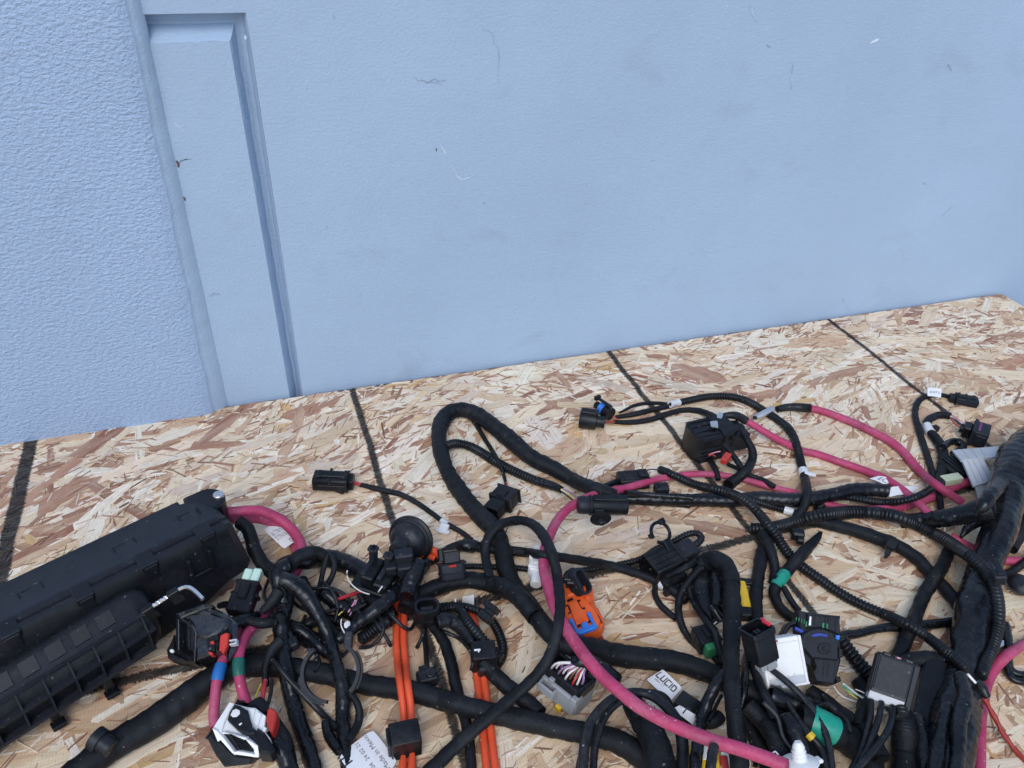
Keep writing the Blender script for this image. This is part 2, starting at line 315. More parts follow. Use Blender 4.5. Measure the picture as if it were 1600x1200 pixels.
# bark flecks and little tears along the grain
fk = ramp(t, noise(t, scalev(t, uv, (170, 900, 1)), 1.0, 2, 0.5, 0.8), [(0.69, (0, 0, 0)), (0.735, (1, 1, 1))]).outputs[0]
col = mix(t, math_(t, 'MULTIPLY', fk, 0.75), col, (0.075, 0.035, 0.02))
dp = ramp(t, noise(t, pos, 620, 2, 0.5), [(0.70, (0, 0, 0)), (0.75, (1, 1, 1))]).outputs[0]
col = mix(t, math_(t, 'MULTIPLY', dp, 0.75), col, (0.06, 0.04, 0.03))
st_ = ramp(t, noise(t, pos, 9, 5, 0.6), [(0.45, (0, 0, 0)), (0.72, (1, 1, 1))]).outputs[0]
col = mix(t, math_(t, 'MULTIPLY', st_, 0.12), col, (0.36, 0.25, 0.17))
# sprayed black guide lines, a foot apart
sx = t.nodes.new('ShaderNodeSeparateXYZ'); L(pos, sx.inputs[0])
edge = math_(t, 'MULTIPLY', math_(t, 'SUBTRACT', noise(t, scalev(t, pos, (150, 900, 1)), 1, 3, 0.7), 0.5), 0.0065)
edge2 = math_(t, 'MULTIPLY', math_(t, 'SUBTRACT', noise(t, pos, 16, 2), 0.5), 0.006)
edgey = math_(t, 'MULTIPLY', math_(t, 'SUBTRACT', noise(t, scalev(t, pos, (900, 150, 1)), 1, 3, 0.7), 0.5), 0.0075)
lines = None
for c, w, ax in ((-0.2227, 0.0062, 0), (0.0861, 0.0034, 0), (0.3845, 0.0034, 0), (0.6915, 0.0030, 0), (-0.3205, 0.0042, 1)):
    dd = math_(t, 'ABSOLUTE', math_(t, 'ADD', math_(t, 'ADD', math_(t, 'SUBTRACT', sx.outputs[ax], c), edge if ax == 0 else edgey), edge2))
    mk = math_(t, 'MULTIPLY', math_(t, 'SUBTRACT', w + 0.0008, dd), 1 / 0.0016, True)
    lines = mk if lines is None else math_(t, 'MAXIMUM', lines, mk)
lines = math_(t, 'MULTIPLY', lines, math_(t, 'SUBTRACT', 1.22, math_(t, 'MULTIPLY', noise(t, scalev(t, uv, (60, 700, 1)), 1, 3, 0.6), 0.55)), True)
col = mix(t, lines, col, (0.016, 0.017, 0.018))
L(col, p.inputs['Base Color']); p.inputs['Roughness'].default_value = 0.62; p.inputs['Specular IOR Level'].default_value = 0.3
scr = N(t, 'ShaderNodeTexWave', Scale=150.0, Distortion=1.0); L(pos, scr.inputs['Vector'])
hh = math_(t, 'ADD', math_(t, 'ADD', gr, math_(t, 'MULTIPLY', gr2, 0.6)), math_(t, 'MULTIPLY', scr.outputs['Fac'], 0.10))
bp = N(t, 'ShaderNodeBump', Strength=0.5, Distance=0.0012); L(hh, bp.inputs['Height']); L(bp.outputs[0], p.inputs['Normal'])
XE = 0.9745
board = thing('strand_board', (0.3, -0.6, -0.012), 'pressed strand board with sprayed black grid lines lying against the blue wall', 'board')
bs = MB(); bs.add(*chbox(-1.46, XE, -1.2, -0.0045, -0.012, -0.0009, 0.0006))
sl_ = bs.build('board_core', m_osb, board, smooth=0)
ca_ = sl_.data.color_attributes.new('Col', 'FLOAT_COLOR', 'POINT'); ca_.data.foreach_set('color', np.tile((0.40, 0.25, 0.15, 1), len(sl_.data.vertices)).astype(np.float32)); sl_.data.uv_layers.new(name='UVMap')
for xx in (-1.2, -0.4, 0.25, 0.88):
    MB().add(*chbox(xx - 0.019, xx + 0.019, -1.15, -0.03, -0.0503, -0.0122)).build('batten', m_ground, board, smooth=0)
PAL = [((0.78, 0.66, 0.49), 30), ((0.86, 0.80, 0.67), 30), ((0.70, 0.55, 0.375), 17), ((0.58, 0.395, 0.26), 11), ((0.40, 0.225, 0.15), 8), ((0.28, 0.13, 0.085), 6), ((0.66, 0.44, 0.20), 2), ((0.64, 0.54, 0.44), 7)]
PAL_NEAR_SHADE = [((0.74, 0.595, 0.41), 36), ((0.80, 0.71, 0.545), 24), ((0.61, 0.445, 0.285), 24), ((0.48, 0.32, 0.19), 14), ((0.37, 0.20, 0.12), 6), ((0.26, 0.12, 0.07), 4), ((0.58, 0.38, 0.18), 4)]  # warmer, darker strands near the camera: wood tone plus foreground shade put into colour
PALD = [((0.27, 0.125, 0.08), 24), ((0.38, 0.21, 0.14), 30), ((0.50, 0.33, 0.22), 20), ((0.76, 0.66, 0.50), 26), ((0.17, 0.08, 0.05), 6), ((0.86, 0.82, 0.73), 34)]
def pick(pal):
    w = np.array([q[1] for q in pal], float); c = np.array(pal[rng.choice(len(pal), p=w / w.sum())][0])
    return np.clip(c * rng.uniform(0.88, 1.1) * (1 + rng.normal(0, 0.012, 3)), 0.02, 0.93)
def strand(cx, cy, Ls, W, ang, z, tilt):
    n = 3 if Ls < 0.012 else 5 if Ls < 0.03 else 8; xs = np.linspace(-0.5, 0.5, n) * Ls
    taper = 1 - 0.5 * rng.random() * np.abs(np.linspace(-1, 1, n)) ** 2
    upy = W / 2 * taper * (1 + rng.normal(0, 0.15, n)); dny = -W / 2 * taper * (1 + rng.normal(0, 0.15, n))
    sk = rng.normal(0, 0.35) * W
    e0 = [(xs[0] - abs(rng.normal(0, 0.3)) * W, rng.uniform(-0.3, 0.3) * W)]; e1 = [(xs[-1] + abs(rng.normal(0, 0.3)) * W, rng.uniform(-0.3, 0.3) * W)]
    loop = list(zip(xs + sk, upy))[::-1] + e0 + list(zip(xs, dny)) + e1
    q = np.array(loop); c, s = math.cos(ang), math.sin(ang); m_ = len(q)
    X = cx + q[:, 0] * c - q[:, 1] * s; Y = cy + q[:, 0] * s + q[:, 1] * c
    Y = np.minimum(Y, -0.0042); X = np.minimum(X, XE)
    Z = z + q[:, 0] * tilt[0] + q[:, 1] * tilt[1]; Z = np.minimum(Z, 0.0004)
    v = np.concatenate([np.c_[X, Y, Z], np.c_[X, Y, Z - 0.0007]])
    f = [tuple(range(m_))] + [(i, i + m_, (i + 1) % m_ + m_, (i + 1) % m_) for i in range(m_)]
    o = rng.uniform(0, 40, 2); return v, f, np.concatenate([q, q]) + o
def inview(x, y, mg=120):
    d = np.array([x, y, 0.0]) - CAM; zc = d @ FWD; 
    if zc < 0.05: return False
    px = 800 + F * (d @ RIGHT) / zc; py = 600 + F * (d @ DOWN) / zc
    return -mg < px < 1600 + mg and py < 1200 + mg
S_ = []
def field(x, y): return 0.12 + 0.55 * math.sin(x * 9.1 + 2.2 * math.sin(y * 7.3 + 1)) * math.cos(y * 11.7 + 1.7 * math.sin(x * 6.1))
while len(S_) < 380:
    x, y = rng.uniform(-0.75, XE + 0.02), rng.uniform(-0.78, 0.0)
    if inview(x, y, 200): S_.append((x, y, rng.uniform(0.05, 0.11), rng.uniform(0.009, 0.021), field(x, y) + rng.normal(0, 0.35), rng.uniform(-0.0008, -0.0001), PAL))
while len(S_) < 4300:
    x, y = rng.uniform(-0.75, XE + 0.02), rng.uniform(-0.78, 0.0)
    if not inview(x, y, 200): continue
    a = field(x, y) + rng.normal(0, 0.4) if rng.random() < 0.78 else rng.uniform(-1.57, 1.57)
    S_.append((x, y, rng.uniform(0.022, 0.095), rng.lognormal(math.log(0.0082), 0.5), a, rng.uniform(-0.0009, -0.00005), PAL))
while len(S_) < 11200:
    x, y = rng.uniform(-0.75, XE), rng.uniform(-0.78, 0.0)
    if not inview(x, y, 200): continue
    cl = 0.5 + 0.5 * math.sin(x * 23 + 3 * math.sin(y * 17)) * math.sin(y * 29 + 2 * math.sin(x * 11))
    if rng.random() > (0.12 + 0.88 * cl ** 1.5) * (1 if y > -0.22 else 0.6): continue
    a = field(x, y) + rng.normal(0, 0.45) if rng.random() < 0.8 else rng.uniform(-1.57, 1.57)
    S_.append((x, y, rng.lognormal(math.log(0.0115), 0.5), rng.lognormal(math.log(0.0013), 0.55), a, rng.uniform(-0.0003, 0.00025), PALD))
while len(S_) < 14200:                                     # fine torn fibres lying on top
    x, y = rng.uniform(-0.75, XE), rng.uniform(-0.78, 0.0)
    if not inview(x, y, 150): continue
    if rng.random() > 0.15 + 0.85 * (0.5 + 0.5 * math.sin(x * 31 + 2 * math.sin(y * 23)) * math.cos(y * 37 + 2 * math.sin(x * 19))) ** 1.4: continue
    S_.append((x, y, rng.lognormal(math.log(0.0085), 0.45), rng.lognormal(math.log(0.0006), 0.4), field(x, y) + rng.normal(0, 0.6), rng.uniform(0.0001, 0.0004), [((0.17, 0.08, 0.05), 10), ((0.27, 0.125, 0.08), 20), ((0.36, 0.19, 0.12), 20), ((0.84, 0.79, 0.68), 12)]))
def sz(i):
    x, y, l, w, a, z, _ = S_[i]; d = np.array([x, y, 0]) - CAM
    return l * w / (d @ d) * (1 if z > -0.00028 and l > 0.02 and inview(x, y, 0) else 0)
bigs = set(sorted(range(len(S_)), key=sz)[-300:])
SB = MB(); cols = []
def colour(me, c): 
    a = me.color_attributes.new('Col', 'FLOAT_COLOR', 'POINT'); a.data.foreach_set('color', np.asarray(c, np.float32).ravel())
for i, (x, y, l, w, a, z, pal) in enumerate(S_):
    zz = z if i not in bigs else -0.00005 + rng.uniform(0, 0.00022)
    v, f, q = strand(x, y, l, w, a, zz, rng.normal(0, 0.004, 2)); c = np.append(pick(PAL_NEAR_SHADE if pal is PAL and rng.random() < (-0.12 - y) / 0.25 else pal), 1)  # tan share grows toward the camera, painting in the foreground shade
    if i in bigs:
        o = MB().add(v, f, q).build('wood_strand', m_osb, board, smooth=0); colour(o.data, np.tile(c, (len(v), 1)))
    else:
        SB.add(v, f, q); cols.append(np.tile(c, (len(v), 1)))
so_ = SB.build('pressed_strands', m_osb, board, smooth=0); colour(so_.data, np.concatenate(cols)); so_['kind'] = 'stuff'
# ------------------------------------------------------------------ flexible things: cables that rest on the board and on each other
GX0, GY0, GC = -0.75, -0.80, 0.002
HM = np.zeros((950, 410))                                   # height of whatever lies on the board so far
def gidx(x, y): return np.clip(((x - GX0) / GC).astype(int), 0, HM.shape[0] - 1), np.clip(((y - GY0) / GC).astype(int), 0, HM.shape[1] - 1)
def stamp_tube(P, r, hb):
    for k in range(0, len(P)):
        n = int(r[k] / GC) + 1; ix, iy = gidx(np.array([P[k, 0]]), np.array([P[k, 1]])); ix, iy = ix[0], iy[0]
        for i in range(-n, n + 1):
            for j in range(-n, n + 1):
                d2 = (i * i + j * j) * GC * GC; a, b_ = ix + i, iy + j
                if d2 <= r[k] ** 2 and 0 <= a < HM.shape[0] and 0 <= b_ < HM.shape[1]:
                    HM[a, b_] = max(HM[a, b_], hb[k] + r[k] + math.sqrt(r[k] ** 2 - d2))
def stamp_pts(V):
    ix, iy = gidx(V[:, 0], V[:, 1]); np.maximum.at(HM, (ix, iy), V[:, 2])
def hat(x, y): ix, iy = gidx(np.atleast_1d(np.asarray(x, float)), np.atleast_1d(np.asarray(y, float))); return HM[ix, iy]
def spline(P, n_per=14):
    P = np.asarray(P, float); Q = np.vstack([2 * P[0] - P[1], P, 2 * P[-1] - P[-2]]); out = []; par = []
    for i in range(1, len(Q) - 2):
        p0, p1, p2, p3 = Q[i - 1], Q[i], Q[i + 1], Q[i + 2]
        d = lambda a, b_: max(1e-6, np.linalg.norm((b_ - a)[:2])) ** 0.5
        t0 = 0; t1 = t0 + d(p0, p1); t2 = t1 + d(p1, p2); t3 = t2 + d(p2, p3)
        for t in np.linspace(t1, t2, n_per, endpoint=False):
            a1 = (t1 - t) / (t1 - t0) * p0 + (t - t0) / (t1 - t0) * p1; a2 = (t2 - t) / (t2 - t1) * p1 + (t - t1) / (t2 - t1) * p2; a3 = (t3 - t) / (t3 - t2) * p2 + (t - t2) / (t3 - t2) * p3
            b1 = (t2 - t) / (t2 - t0) * a1 + (t - t0) / (t2 - t0) * a2; b2 = (t3 - t) / (t3 - t1) * a2 + (t - t1) / (t3 - t1) * a3
            out.append((t2 - t) / (t2 - t1) * b1 + (t - t1) / (t2 - t1) * b2); par.append(i - 1 + (t - t1) / (t2 - t1))
    out.append(P[-1]); par.append(len(P) - 1); return np.array(out), np.array(par)
def smooth1(a, n):
    if n < 1: return a
    k = np.hanning(2 * n + 3)[1:-1]; k /= k.sum(); return np.convolve(np.pad(a, n, mode='edge'), k, 'valid')
def path3(pts, w, ja=0, jb=0, squish=0.16, hmax=0.10, slope=0.55):
    """pixels -> centre line in the world: rests on the board or on what already lies there"""
    P2, par = spline([(p[0], p[1]) for p in pts]); n0 = len(P2)
    seg = np.linalg.norm(np.diff(P2, axis=0), axis=1); s = np.concatenate([[0], np.cumsum(seg)]); m = max(8, int(s[-1] / 2.0))
    si = np.linspace(0, s[-1], m); P2 = np.c_[np.interp(si, s, P2[:, 0]), np.interp(si, s, P2[:, 1])]; par = np.interp(si, s, par)
    w = np.atleast_1d(np.asarray(w, float)); wi = np.interp(par / (len(pts) - 1), np.linspace(0, 1, len(w)), w) if len(w) > 1 else np.full(m, w[0])
    ov = [(i, p[2] / 1000) for i, p in enumerate(pts) if len(p) > 2]
    hb = np.zeros(m); r = np.zeros(m)
    for it in range(4):
        pts3 = np.array([at(x, y, h) for (x, y), h in zip(P2, hb + r)])
        r = wi / 2 * ((pts3 - CAM) @ FWD) / F
        H = np.zeros(m)
        for dx, dy in ((0, 0), (.6, 0), (-.6, 0), (0, .6), (0, -.6)):
            H = np.maximum(H, hat(pts3[:, 0] + dx * r, pts3[:, 1] + dy * r))
        L = np.concatenate([[0], np.cumsum(np.linalg.norm(np.diff(pts3, axis=0), axis=1))])
        if ja: k = L < ja; H[k] = np.maximum(0, hat(pts3[0, 0], pts3[0, 1])[0] - 1.75 * r[k])
        if jb: k = L > L[-1] - jb; H[k] = np.maximum(0, hat(pts3[-1, 0], pts3[-1, 1])[0] - 1.75 * r[k])
        H = np.where(H > 0.0015, np.maximum(H - squish * 2 * r, 0), H)
        H = np.minimum(H, hmax)
        D = np.abs(L[:, None] - L[None, :]); H = np.maximum(0, (H[None, :] - slope * D).max(axis=1)); H = smooth1(H, 6)
        if ov:
            oi = [q[0] for q in ov]; oh = [q[1] for q in ov]
            for k in range(m):
                j0 = int(math.floor(par[k])); j1 = min(j0 + 1, len(pts) - 1)
                if len(pts[j0]) > 2 and len(pts[j1]) > 2: H[k] = np.interp(par[k], oi, oh)
            H = smooth1(H, 4)
        hb = H
    pts3 = np.array([at(x, y, h) for (x, y), h in zip(P2, hb + r)])
    return pts3, r, hb
def tube(pts, w, style='cloth', ja=0, jb=0, flat=1.0, end='dome', **kw):
    """(verts, faces, uv) of a swept cable; style gives its real surface relief"""
    P, r, hb = path3(pts, w, ja, jb, **{k: kw[k] for k in ('squish', 'hmax', 'slope') if k in kw})
    stamp_tube(P[::2], r[::2] * 0.96, hb[::2])
    return sweep(P, r, style, flat, end, kw.get('seed', None)), P, r
def sweep(P, r, style, flat=1.0, end='dome', seed=None):
    L = np.concatenate([[0], np.cumsum(np.linalg.norm(np.diff(P, axis=0), axis=1))]); R0 = float(np.median(r))
    pitch = max(0.0028, R0 * 0.60)
    step = {'cloth': 0.0018, 'pvc': 0.0014, 'corr': pitch / 6, 'wire': 0.003, 'rubber': 0.0025, 'twist': 0.0012}[style]
    n = max(6, int(L[-1] / step) + 1); s = np.linspace(0, L[-1], n)
    C = np.c_[[np.interp(s, L, smooth1(P[:, k], 3)) for k in range(3)]].T; rr = np.interp(s, L, smooth1(r, 3))
    for k in range(3): C[:, k] = smooth1(C[:, k], max(1, int(0.004 / step)))
    T = np.gradient(C, axis=0); T /= np.linalg.norm(T, axis=1)[:, None] + 1e-12
    nv = 24 if R0 > 0.008 else 18 if R0 > 0.004 else 12 if R0 > 0.002 else 8
    th = np.linspace(0, 2 * math.pi, nv, endpoint=False)
    up = np.array([0, 0, 1.0]); S_ = np.cross(np.tile(up, (n, 1)), T); ln = np.linalg.norm(S_, axis=1)[:, None]; S_ = S_ / (ln + 1e-9); U = np.cross(T, S_)
    g = np.random.default_rng(int(abs(P[0, 0] * 1e5 + P[0, 1] * 3e5)) % 100000 if seed is None else seed)
    ss, tt = s[:, None], th[None, :]; rel = np.ones((n, nv))
    def lump(k0, k1, amp, cnt):
        q = 0
        for _ in range(cnt):
            q = q + np.sin(ss * g.uniform(k0, k1) * g.choice([-1, 1]) + tt * g.integers(0, 4) + g.uniform(0, 6.3))
        return amp * q / math.sqrt(cnt)
    if style == 'cloth':
        wp = g.uniform(0.010, 0.015); fr = (ss / wp + tt / (2 * math.pi) * g.choice([-1, 1]) + 0.25 * np.sin(ss * 37 + g.uniform(0, 6))) % 1
        rel += min(0.085, 0.0005 / R0) * fr ** 1.5 + lump(30, 130, 0.05, 5) + lump(250, 700, 0.02, 7) - 0.03
    elif style == 'pvc':
        wp = g.uniform(0.008, 0.014); fr = (ss / wp + tt / (2 * math.pi) + 0.35 * np.sin(ss * 51 + g.uniform(0, 6))) % 1
        rel += min(0.06, 0.0004 / R0) * fr
        if R0 > 0.009:
            for _ in range(16): rel = rel + 0.0085 * np.sin(ss * g.uniform(50, 330) * g.choice([-1, 1]) + tt * g.integers(1, 8) + g.uniform(0, 6.3)) + 0.006 * np.abs(np.sin(ss * g.uniform(20, 120) * g.choice([-1, 1]) + tt * g.integers(1, 5) + g.uniform(0, 6.3))) ** 6
            rel += lump(60, 200, 0.03, 4) - 0.04
        else: rel += lump(60, 240, 0.05, 5) + lump(400, 1200, 0.028, 9) - 0.03
    elif style == 'corr':
        ph = (ss / pitch) % 1; prof = np.clip((0.5 - np.abs(ph - 0.5)) * 6 - 0.55, 0, 1)
        rel += 0.20 * prof - 0.16 + lump(20, 60, 0.008, 3)
        slit = np.exp(-((tt - g.uniform(3.6, 5.8)) / 0.12) ** 2); rel -= 0.06 * slit
    elif style == 'rubber': rel += lump(10, 50, 0.012, 4)
    elif style == 'twist':
        rel = 0.62 + 0.40 * np.abs(np.cos(tt - ss * 2 * math.pi / 0.026)) ** 0.6
    a = rr[:, None] * rel; fw = flat if np.ndim(flat) else float(flat)
    V = C[:, None, :] + a[..., None] * (np.cos(tt)[..., None] * S_[:, None, :] + fw * np.sin(tt)[..., None] * U[:, None, :])
    uvs = np.stack(np.broadcast_arrays(ss, tt / (2 * math.pi) * 1.0 + 0 * ss), -1)
    V = V.reshape(-1, 3); F_ = grid_faces(n, nv, True); uvs = uvs.reshape(-1, 2)
    V[:, 2] = np.maximum(V[:, 2], 0.0004)
    k = len(V)
    if end == 'dome':
        tip = np.array([C[0] - T[0] * rr[0] * 0.4, C[-1] + T[-1] * rr[-1] * 0.4])
    else: tip = np.array([C[0], C[-1]])
    V = np.vstack([V, tip]); uvs = np.vstack([uvs, [[0, 0], [s[-1], 0]]])
    F_ += [(k, (j + 1) % nv, j) for j in range(nv)] + [(k + 1, (n - 1) * nv + j, (n - 1) * nv + (j + 1) % nv) for j in range(nv)]
    F_ = [tuple(reversed(f)) for f in F_]
    return V, F_, uvs
STY = {'cloth': 'cloth', 'pvc': 'pvc', 'corr': 'conduit', 'wire': 'cable', 'rubber': 'cable', 'twist': 'braid'}
def part(parent, name, pts, w, style='cloth', mat=None, label=None, **kw):
    (v, f, q), P, r = tube(pts, w, style, **kw)
    o = MB().add(v, f, q).build(name, MAT[mat or STY[style]], parent, smooth=180 if style != 'corr' else 60, label=label)
    TUBES.append((P, r, parent))
    return o, P, r
def cable(name, label, cat, pts, w, style='cloth', mat=None, group=None, **kw):
    """a thing that is one single cable"""
    o, P, r = part(None, name, pts, w, style, mat, **kw); tag(o, label, cat, group); return o
def cthing(name, label, cat, pts, w, style='cloth', mat=None, group=None, pname=None, **kw):
    """a thing with parts; its first part is the cable itself"""
    p0 = at(*pts[len(pts) // 2][:2]); t_ = thing(name, p0, label, cat, group)
    part(t_, pname or {'cloth': 'taped_run', 'pvc': 'taped_run', 'corr': 'corrugated_sleeve'}.get(style, 'jacket'), pts, w, style, mat, **kw); return t_
TUBES = []
def proj(P):
    d = np.asarray(P) - CAM; z = d @ FWD; return np.c_[800 + F * (d @ RIGHT) / z, 600 + F * (d @ DOWN) / z]
def wrap(parent, name, a, b, w, mat, style='cloth', h=None, extra=1.08, label=None):
    """a band (tape, tie, clip body) round the thing's own cable between two pixels"""
    best = None
    for P, r, par_ in TUBES:
        if par_ is not parent: continue
        q = proj(P); i0 = int(np.argmin(((q - a) ** 2).sum(1))); i1 = int(np.argmin(((q - b) ** 2).sum(1))); c = ((q[i0] - a) ** 2).sum() + ((q[i1] - b) ** 2).sum()
        if best is None or c < best[0]: best = (c, P, r, min(i0, i1), max(i0, i1))
    _, P, r, i0, i1 = best; i1 = max(i1, i0 + 2); i1 = min(i1, len(P) - 1); i0 = min(i0, i1 - 2)
    t_ = np.linspace(0, 1, 14); k_ = np.linspace(i0, i1, 14); Q = np.c_[[np.interp(k_, np.arange(len(P)), P[:, k]) for k in range(3)]].T
    rr = np.interp(k_, np.arange(len(P)), r) * (extra + 0.03)
    v, f, q = sweep(Q, rr, style, end='flat')
    return MB().add(v, f, q).build(name, MAT[mat], parent, smooth=60, label=label)
# ---- rigid shapes
class Fr:
    """a local frame: x from pixel a towards pixel b, y across (to the viewer's right hand of x turned left), z up; millimetres"""
    def __init__(s, a, b, ha=0, hb=None, roll=0, lift=True, o=None, X=None, Z=None):
        if o is None:
            hb = ha if hb is None else hb; A, B = at(*a, ha / 1000), at(*b, hb / 1000); s.o = A; X = B - A; s.L = np.linalg.norm(X) * 1000
        else: s.o = np.asarray(o, float); X = np.asarray(X, float); s.L = np.linalg.norm(X) * 1000
        s.X = X / np.linalg.norm(X); Z0 = np.array([0, 0, 1.0]) if Z is None else np.asarray(Z, float)
        Y = np.cross(Z0, s.X); Y /= np.linalg.norm(Y); Z_ = np.cross(s.X, Y); c, n = math.cos(R(roll)), math.sin(R(roll))
        s.Y = Y * c + Z_ * n; s.Z = Z_ * c - Y * n
    def w(s, v):
        v = np.asarray(v, float) / 1000
        if hasattr(s, 'sc'): v = v * s.sc - s.off
        return s.o + v[:, 0:1] * s.X + v[:, 1:2] * s.Y + v[:, 2:3] * s.Z
    def sub(s, o, X, Z):
        q = Fr.__new__(Fr); q.o = s.w([o])[0]; f = lambda d: d[0] * s.X + d[1] * s.Y + d[2] * s.Z
        q.X = f(X); q.X /= np.linalg.norm(q.X); z = f(Z); q.Y = np.cross(z, q.X); q.Y /= np.linalg.norm(q.Y); q.Z = np.cross(q.X, q.Y); q.L = 0; return q
def quad(a, b, d, h, x0, x1, y0, y1, lo=-25, hi=110):
    """frame of a rigid box whose face corners (x0,y0) (x1,y0) (x0,y1) stand at pixels a b d; a and b h mm up, d as high as a square corner needs"""
    A, B = at(*a, h / 1000), at(*b, h / 1000); X = B - A; hs = np.linspace(lo, hi, 541) + h
    D = [at(*d, q / 1000) for q in hs]; k = int(np.argmin([abs(np.dot(X, q - A)) / np.linalg.norm(q - A) for q in D])); Y = (D[k] - A) * (1 if y1 > y0 else -1)
    X = X * (1 if x1 > x0 else -1); s = Fr.__new__(Fr); s.o = A; lx, ly = np.linalg.norm(X), np.linalg.norm(Y); s.L = lx * 1000; s.X = X / lx; Z = np.cross(s.X, Y / ly); s.Z = Z / np.linalg.norm(Z); s.Y = np.cross(s.Z, s.X)
    s.sc = np.array([lx * 1000 / abs(x1 - x0), ly * 1000 / abs(y1 - y0), 1.0]); s.sc[2] = (s.sc[0] * s.sc[1]) ** .5; s.off = np.array([x0, y0, 0]) / 1000 * s.sc
    print('quad', a, 'h', round(float(hs[k]) - h), 'sc', s.sc.round(2), 'Z', s.Z.round(2)); return s
class RB(MB):
    """rigid builder in a frame (mm)"""
    def __init__(s, fr): super().__init__(); s.fr = fr
    def box(s, x0, x1, y0, y1, z0, z1, c=0.5):
        v, f = chbox(min(x0, x1), max(x0, x1), min(y0, y1), max(y0, y1), min(z0, z1), max(z0, z1), c); return s.add(s.fr.w(v), f)
    def lathe(s, prof, o=(0, 0, 0), ax='x', seg=24, sy=1.0, cap=True):
        """profile of (along, radius) turned about an axis through o"""
        i = 'xyz'.index(ax); j, k = (i + 1) % 3, (i + 2) % 3; v = []
        for a, r_ in prof:
            for q in range(seg):
                p_ = [0, 0, 0]; p_[i] = a; p_[j] = r_ * math.cos(2 * math.pi * q / seg) * sy; p_[k] = r_ * math.sin(2 * math.pi * q / seg); v.append([p_[d] + o[d] for d in range(3)])
        f = grid_faces(len(prof), seg, True); f = [tuple(reversed(q)) for q in f]
        if cap: f += [tuple(range(seg))[::-1], tuple((len(prof) - 1) * seg + q for q in range(seg))]
        return s.add(s.fr.w(v), f)
    def cyl(s, a0, a1, r_, o=(0, 0, 0), ax='x', seg=20, c=0.4, sy=1.0):
        c = min(c, r_ * 0.4, abs(a1 - a0) * 0.4); return s.lathe([(a0, r_ - c), (a0 + c, r_), (a1 - c, r_), (a1, r_ - c)], o, ax, seg, sy)
    def rrect(s, x0, x1, y0, y1, z0, z1, rad, hollow=0, depth=0, ax='x', seg=5):
        """rounded bar along x (cross section y,z), open at x1 as a socket when hollow is the wall thickness"""
        def loop(d, x):
            yy0, yy1, zz0, zz1 = y0 + d, y1 - d, z0 + d, z1 - d; q = max(0.1, min(rad - d, (yy1 - yy0) / 2 - 0.01, (zz1 - zz0) / 2 - 0.01)); P = []
            for cy, cz, a0 in ((yy1 - q, zz1 - q, 0), (yy0 + q, zz1 - q, 90), (yy0 + q, zz0 + q, 180), (yy1 - q, zz0 + q, 270)):
                for k in range(seg): a = R(a0 + 90 * k / (seg - 1)); P.append((x, cy + q * math.cos(a), cz + q * math.sin(a)))
            return P
        sg = 1 if x1 > x0 else -1; e = 0.4 * sg
        lp = [loop(0.4, x0), loop(0, x0 + e), loop(0, x1 - e), loop(0.3, x1)]
        if hollow: lp += [loop(hollow, x1), loop(hollow, x1 - sg * depth)]
        v = [p_ for l in lp for p_ in l]; n = 4 * seg; f = grid_faces(len(lp), n, True) + [tuple(range(n))[::-1], tuple((len(lp) - 1) * n + k for k in range(n))]
        if sg > 0: f = [tuple(reversed(q)) for q in f]; f = f
        return s.add(s.fr.w(v), f)
    def prism(s, poly, z0, z1, c=0.4):
        """outline in x,y raised from z0 to z1 with a small top chamfer"""
        P = np.array(poly, float); ctr = P.mean(0); n = len(P); area = 0.5 * sum(P[i, 0] * P[(i + 1) % n, 1] - P[(i + 1) % n, 0] * P[i, 1] for i in range(n))
        if area < 0: P = P[::-1]
        e = P - np.roll(P, 1, 0); nrm = np.c_[e[:, 1], -e[:, 0]]; nrm /= np.linalg.norm(nrm, axis=1)[:, None] + 1e-9; nn = nrm + np.roll(nrm, -1, 0); nn /= np.linalg.norm(nn, axis=1)[:, None] + 1e-9
        I = P - nn * c
        v = [(*q, z0) for q in P] + [(*q, z1 - c) for q in P] + [(*q, z1) for q in I]
        f = [(i, (i + 1) % n, n + (i + 1) % n, n + i) for i in range(n)] + [(n + i, n + (i + 1) % n, 2 * n + (i + 1) % n, 2 * n + i) for i in range(n)] + [tuple(range(2 * n, 3 * n)), tuple(range(n))[::-1]]
        return s.add(s.fr.w(v), f)
    def tube(s, P, r_, style='wire', seed=1):
        Q = s.fr.w(np.array(P, float)); A, _ = spline(Q, 8); v, f, q = sweep(A, np.full(len(A), r_ / 1000), style, end='flat', seed=seed); return s.add(v, f, q)
    def done(s, name, mat, parent, label=None, smooth=40, stamp=False):
        if stamp: stamp_pts(np.concatenate(s.v))
        return s.build(name, MAT[mat] if isinstance(mat, str) else mat, parent, smooth, label)
def loc(fr, pts, z=0.0):
    """where the sight lines of these pixels meet the frame's plane z (mm)"""
    out = []; o = fr.o + fr.Z * z / 1000
    for px, py in pts:
        d = (px - 800) * RIGHT + (py - 600) * DOWN + F * FWD; q = CAM + d * (np.dot(o - CAM, fr.Z) / np.dot(d, fr.Z)) - fr.o; out.append((float(q @ fr.X) * 1000, float(q @ fr.Y) * 1000))
    return out
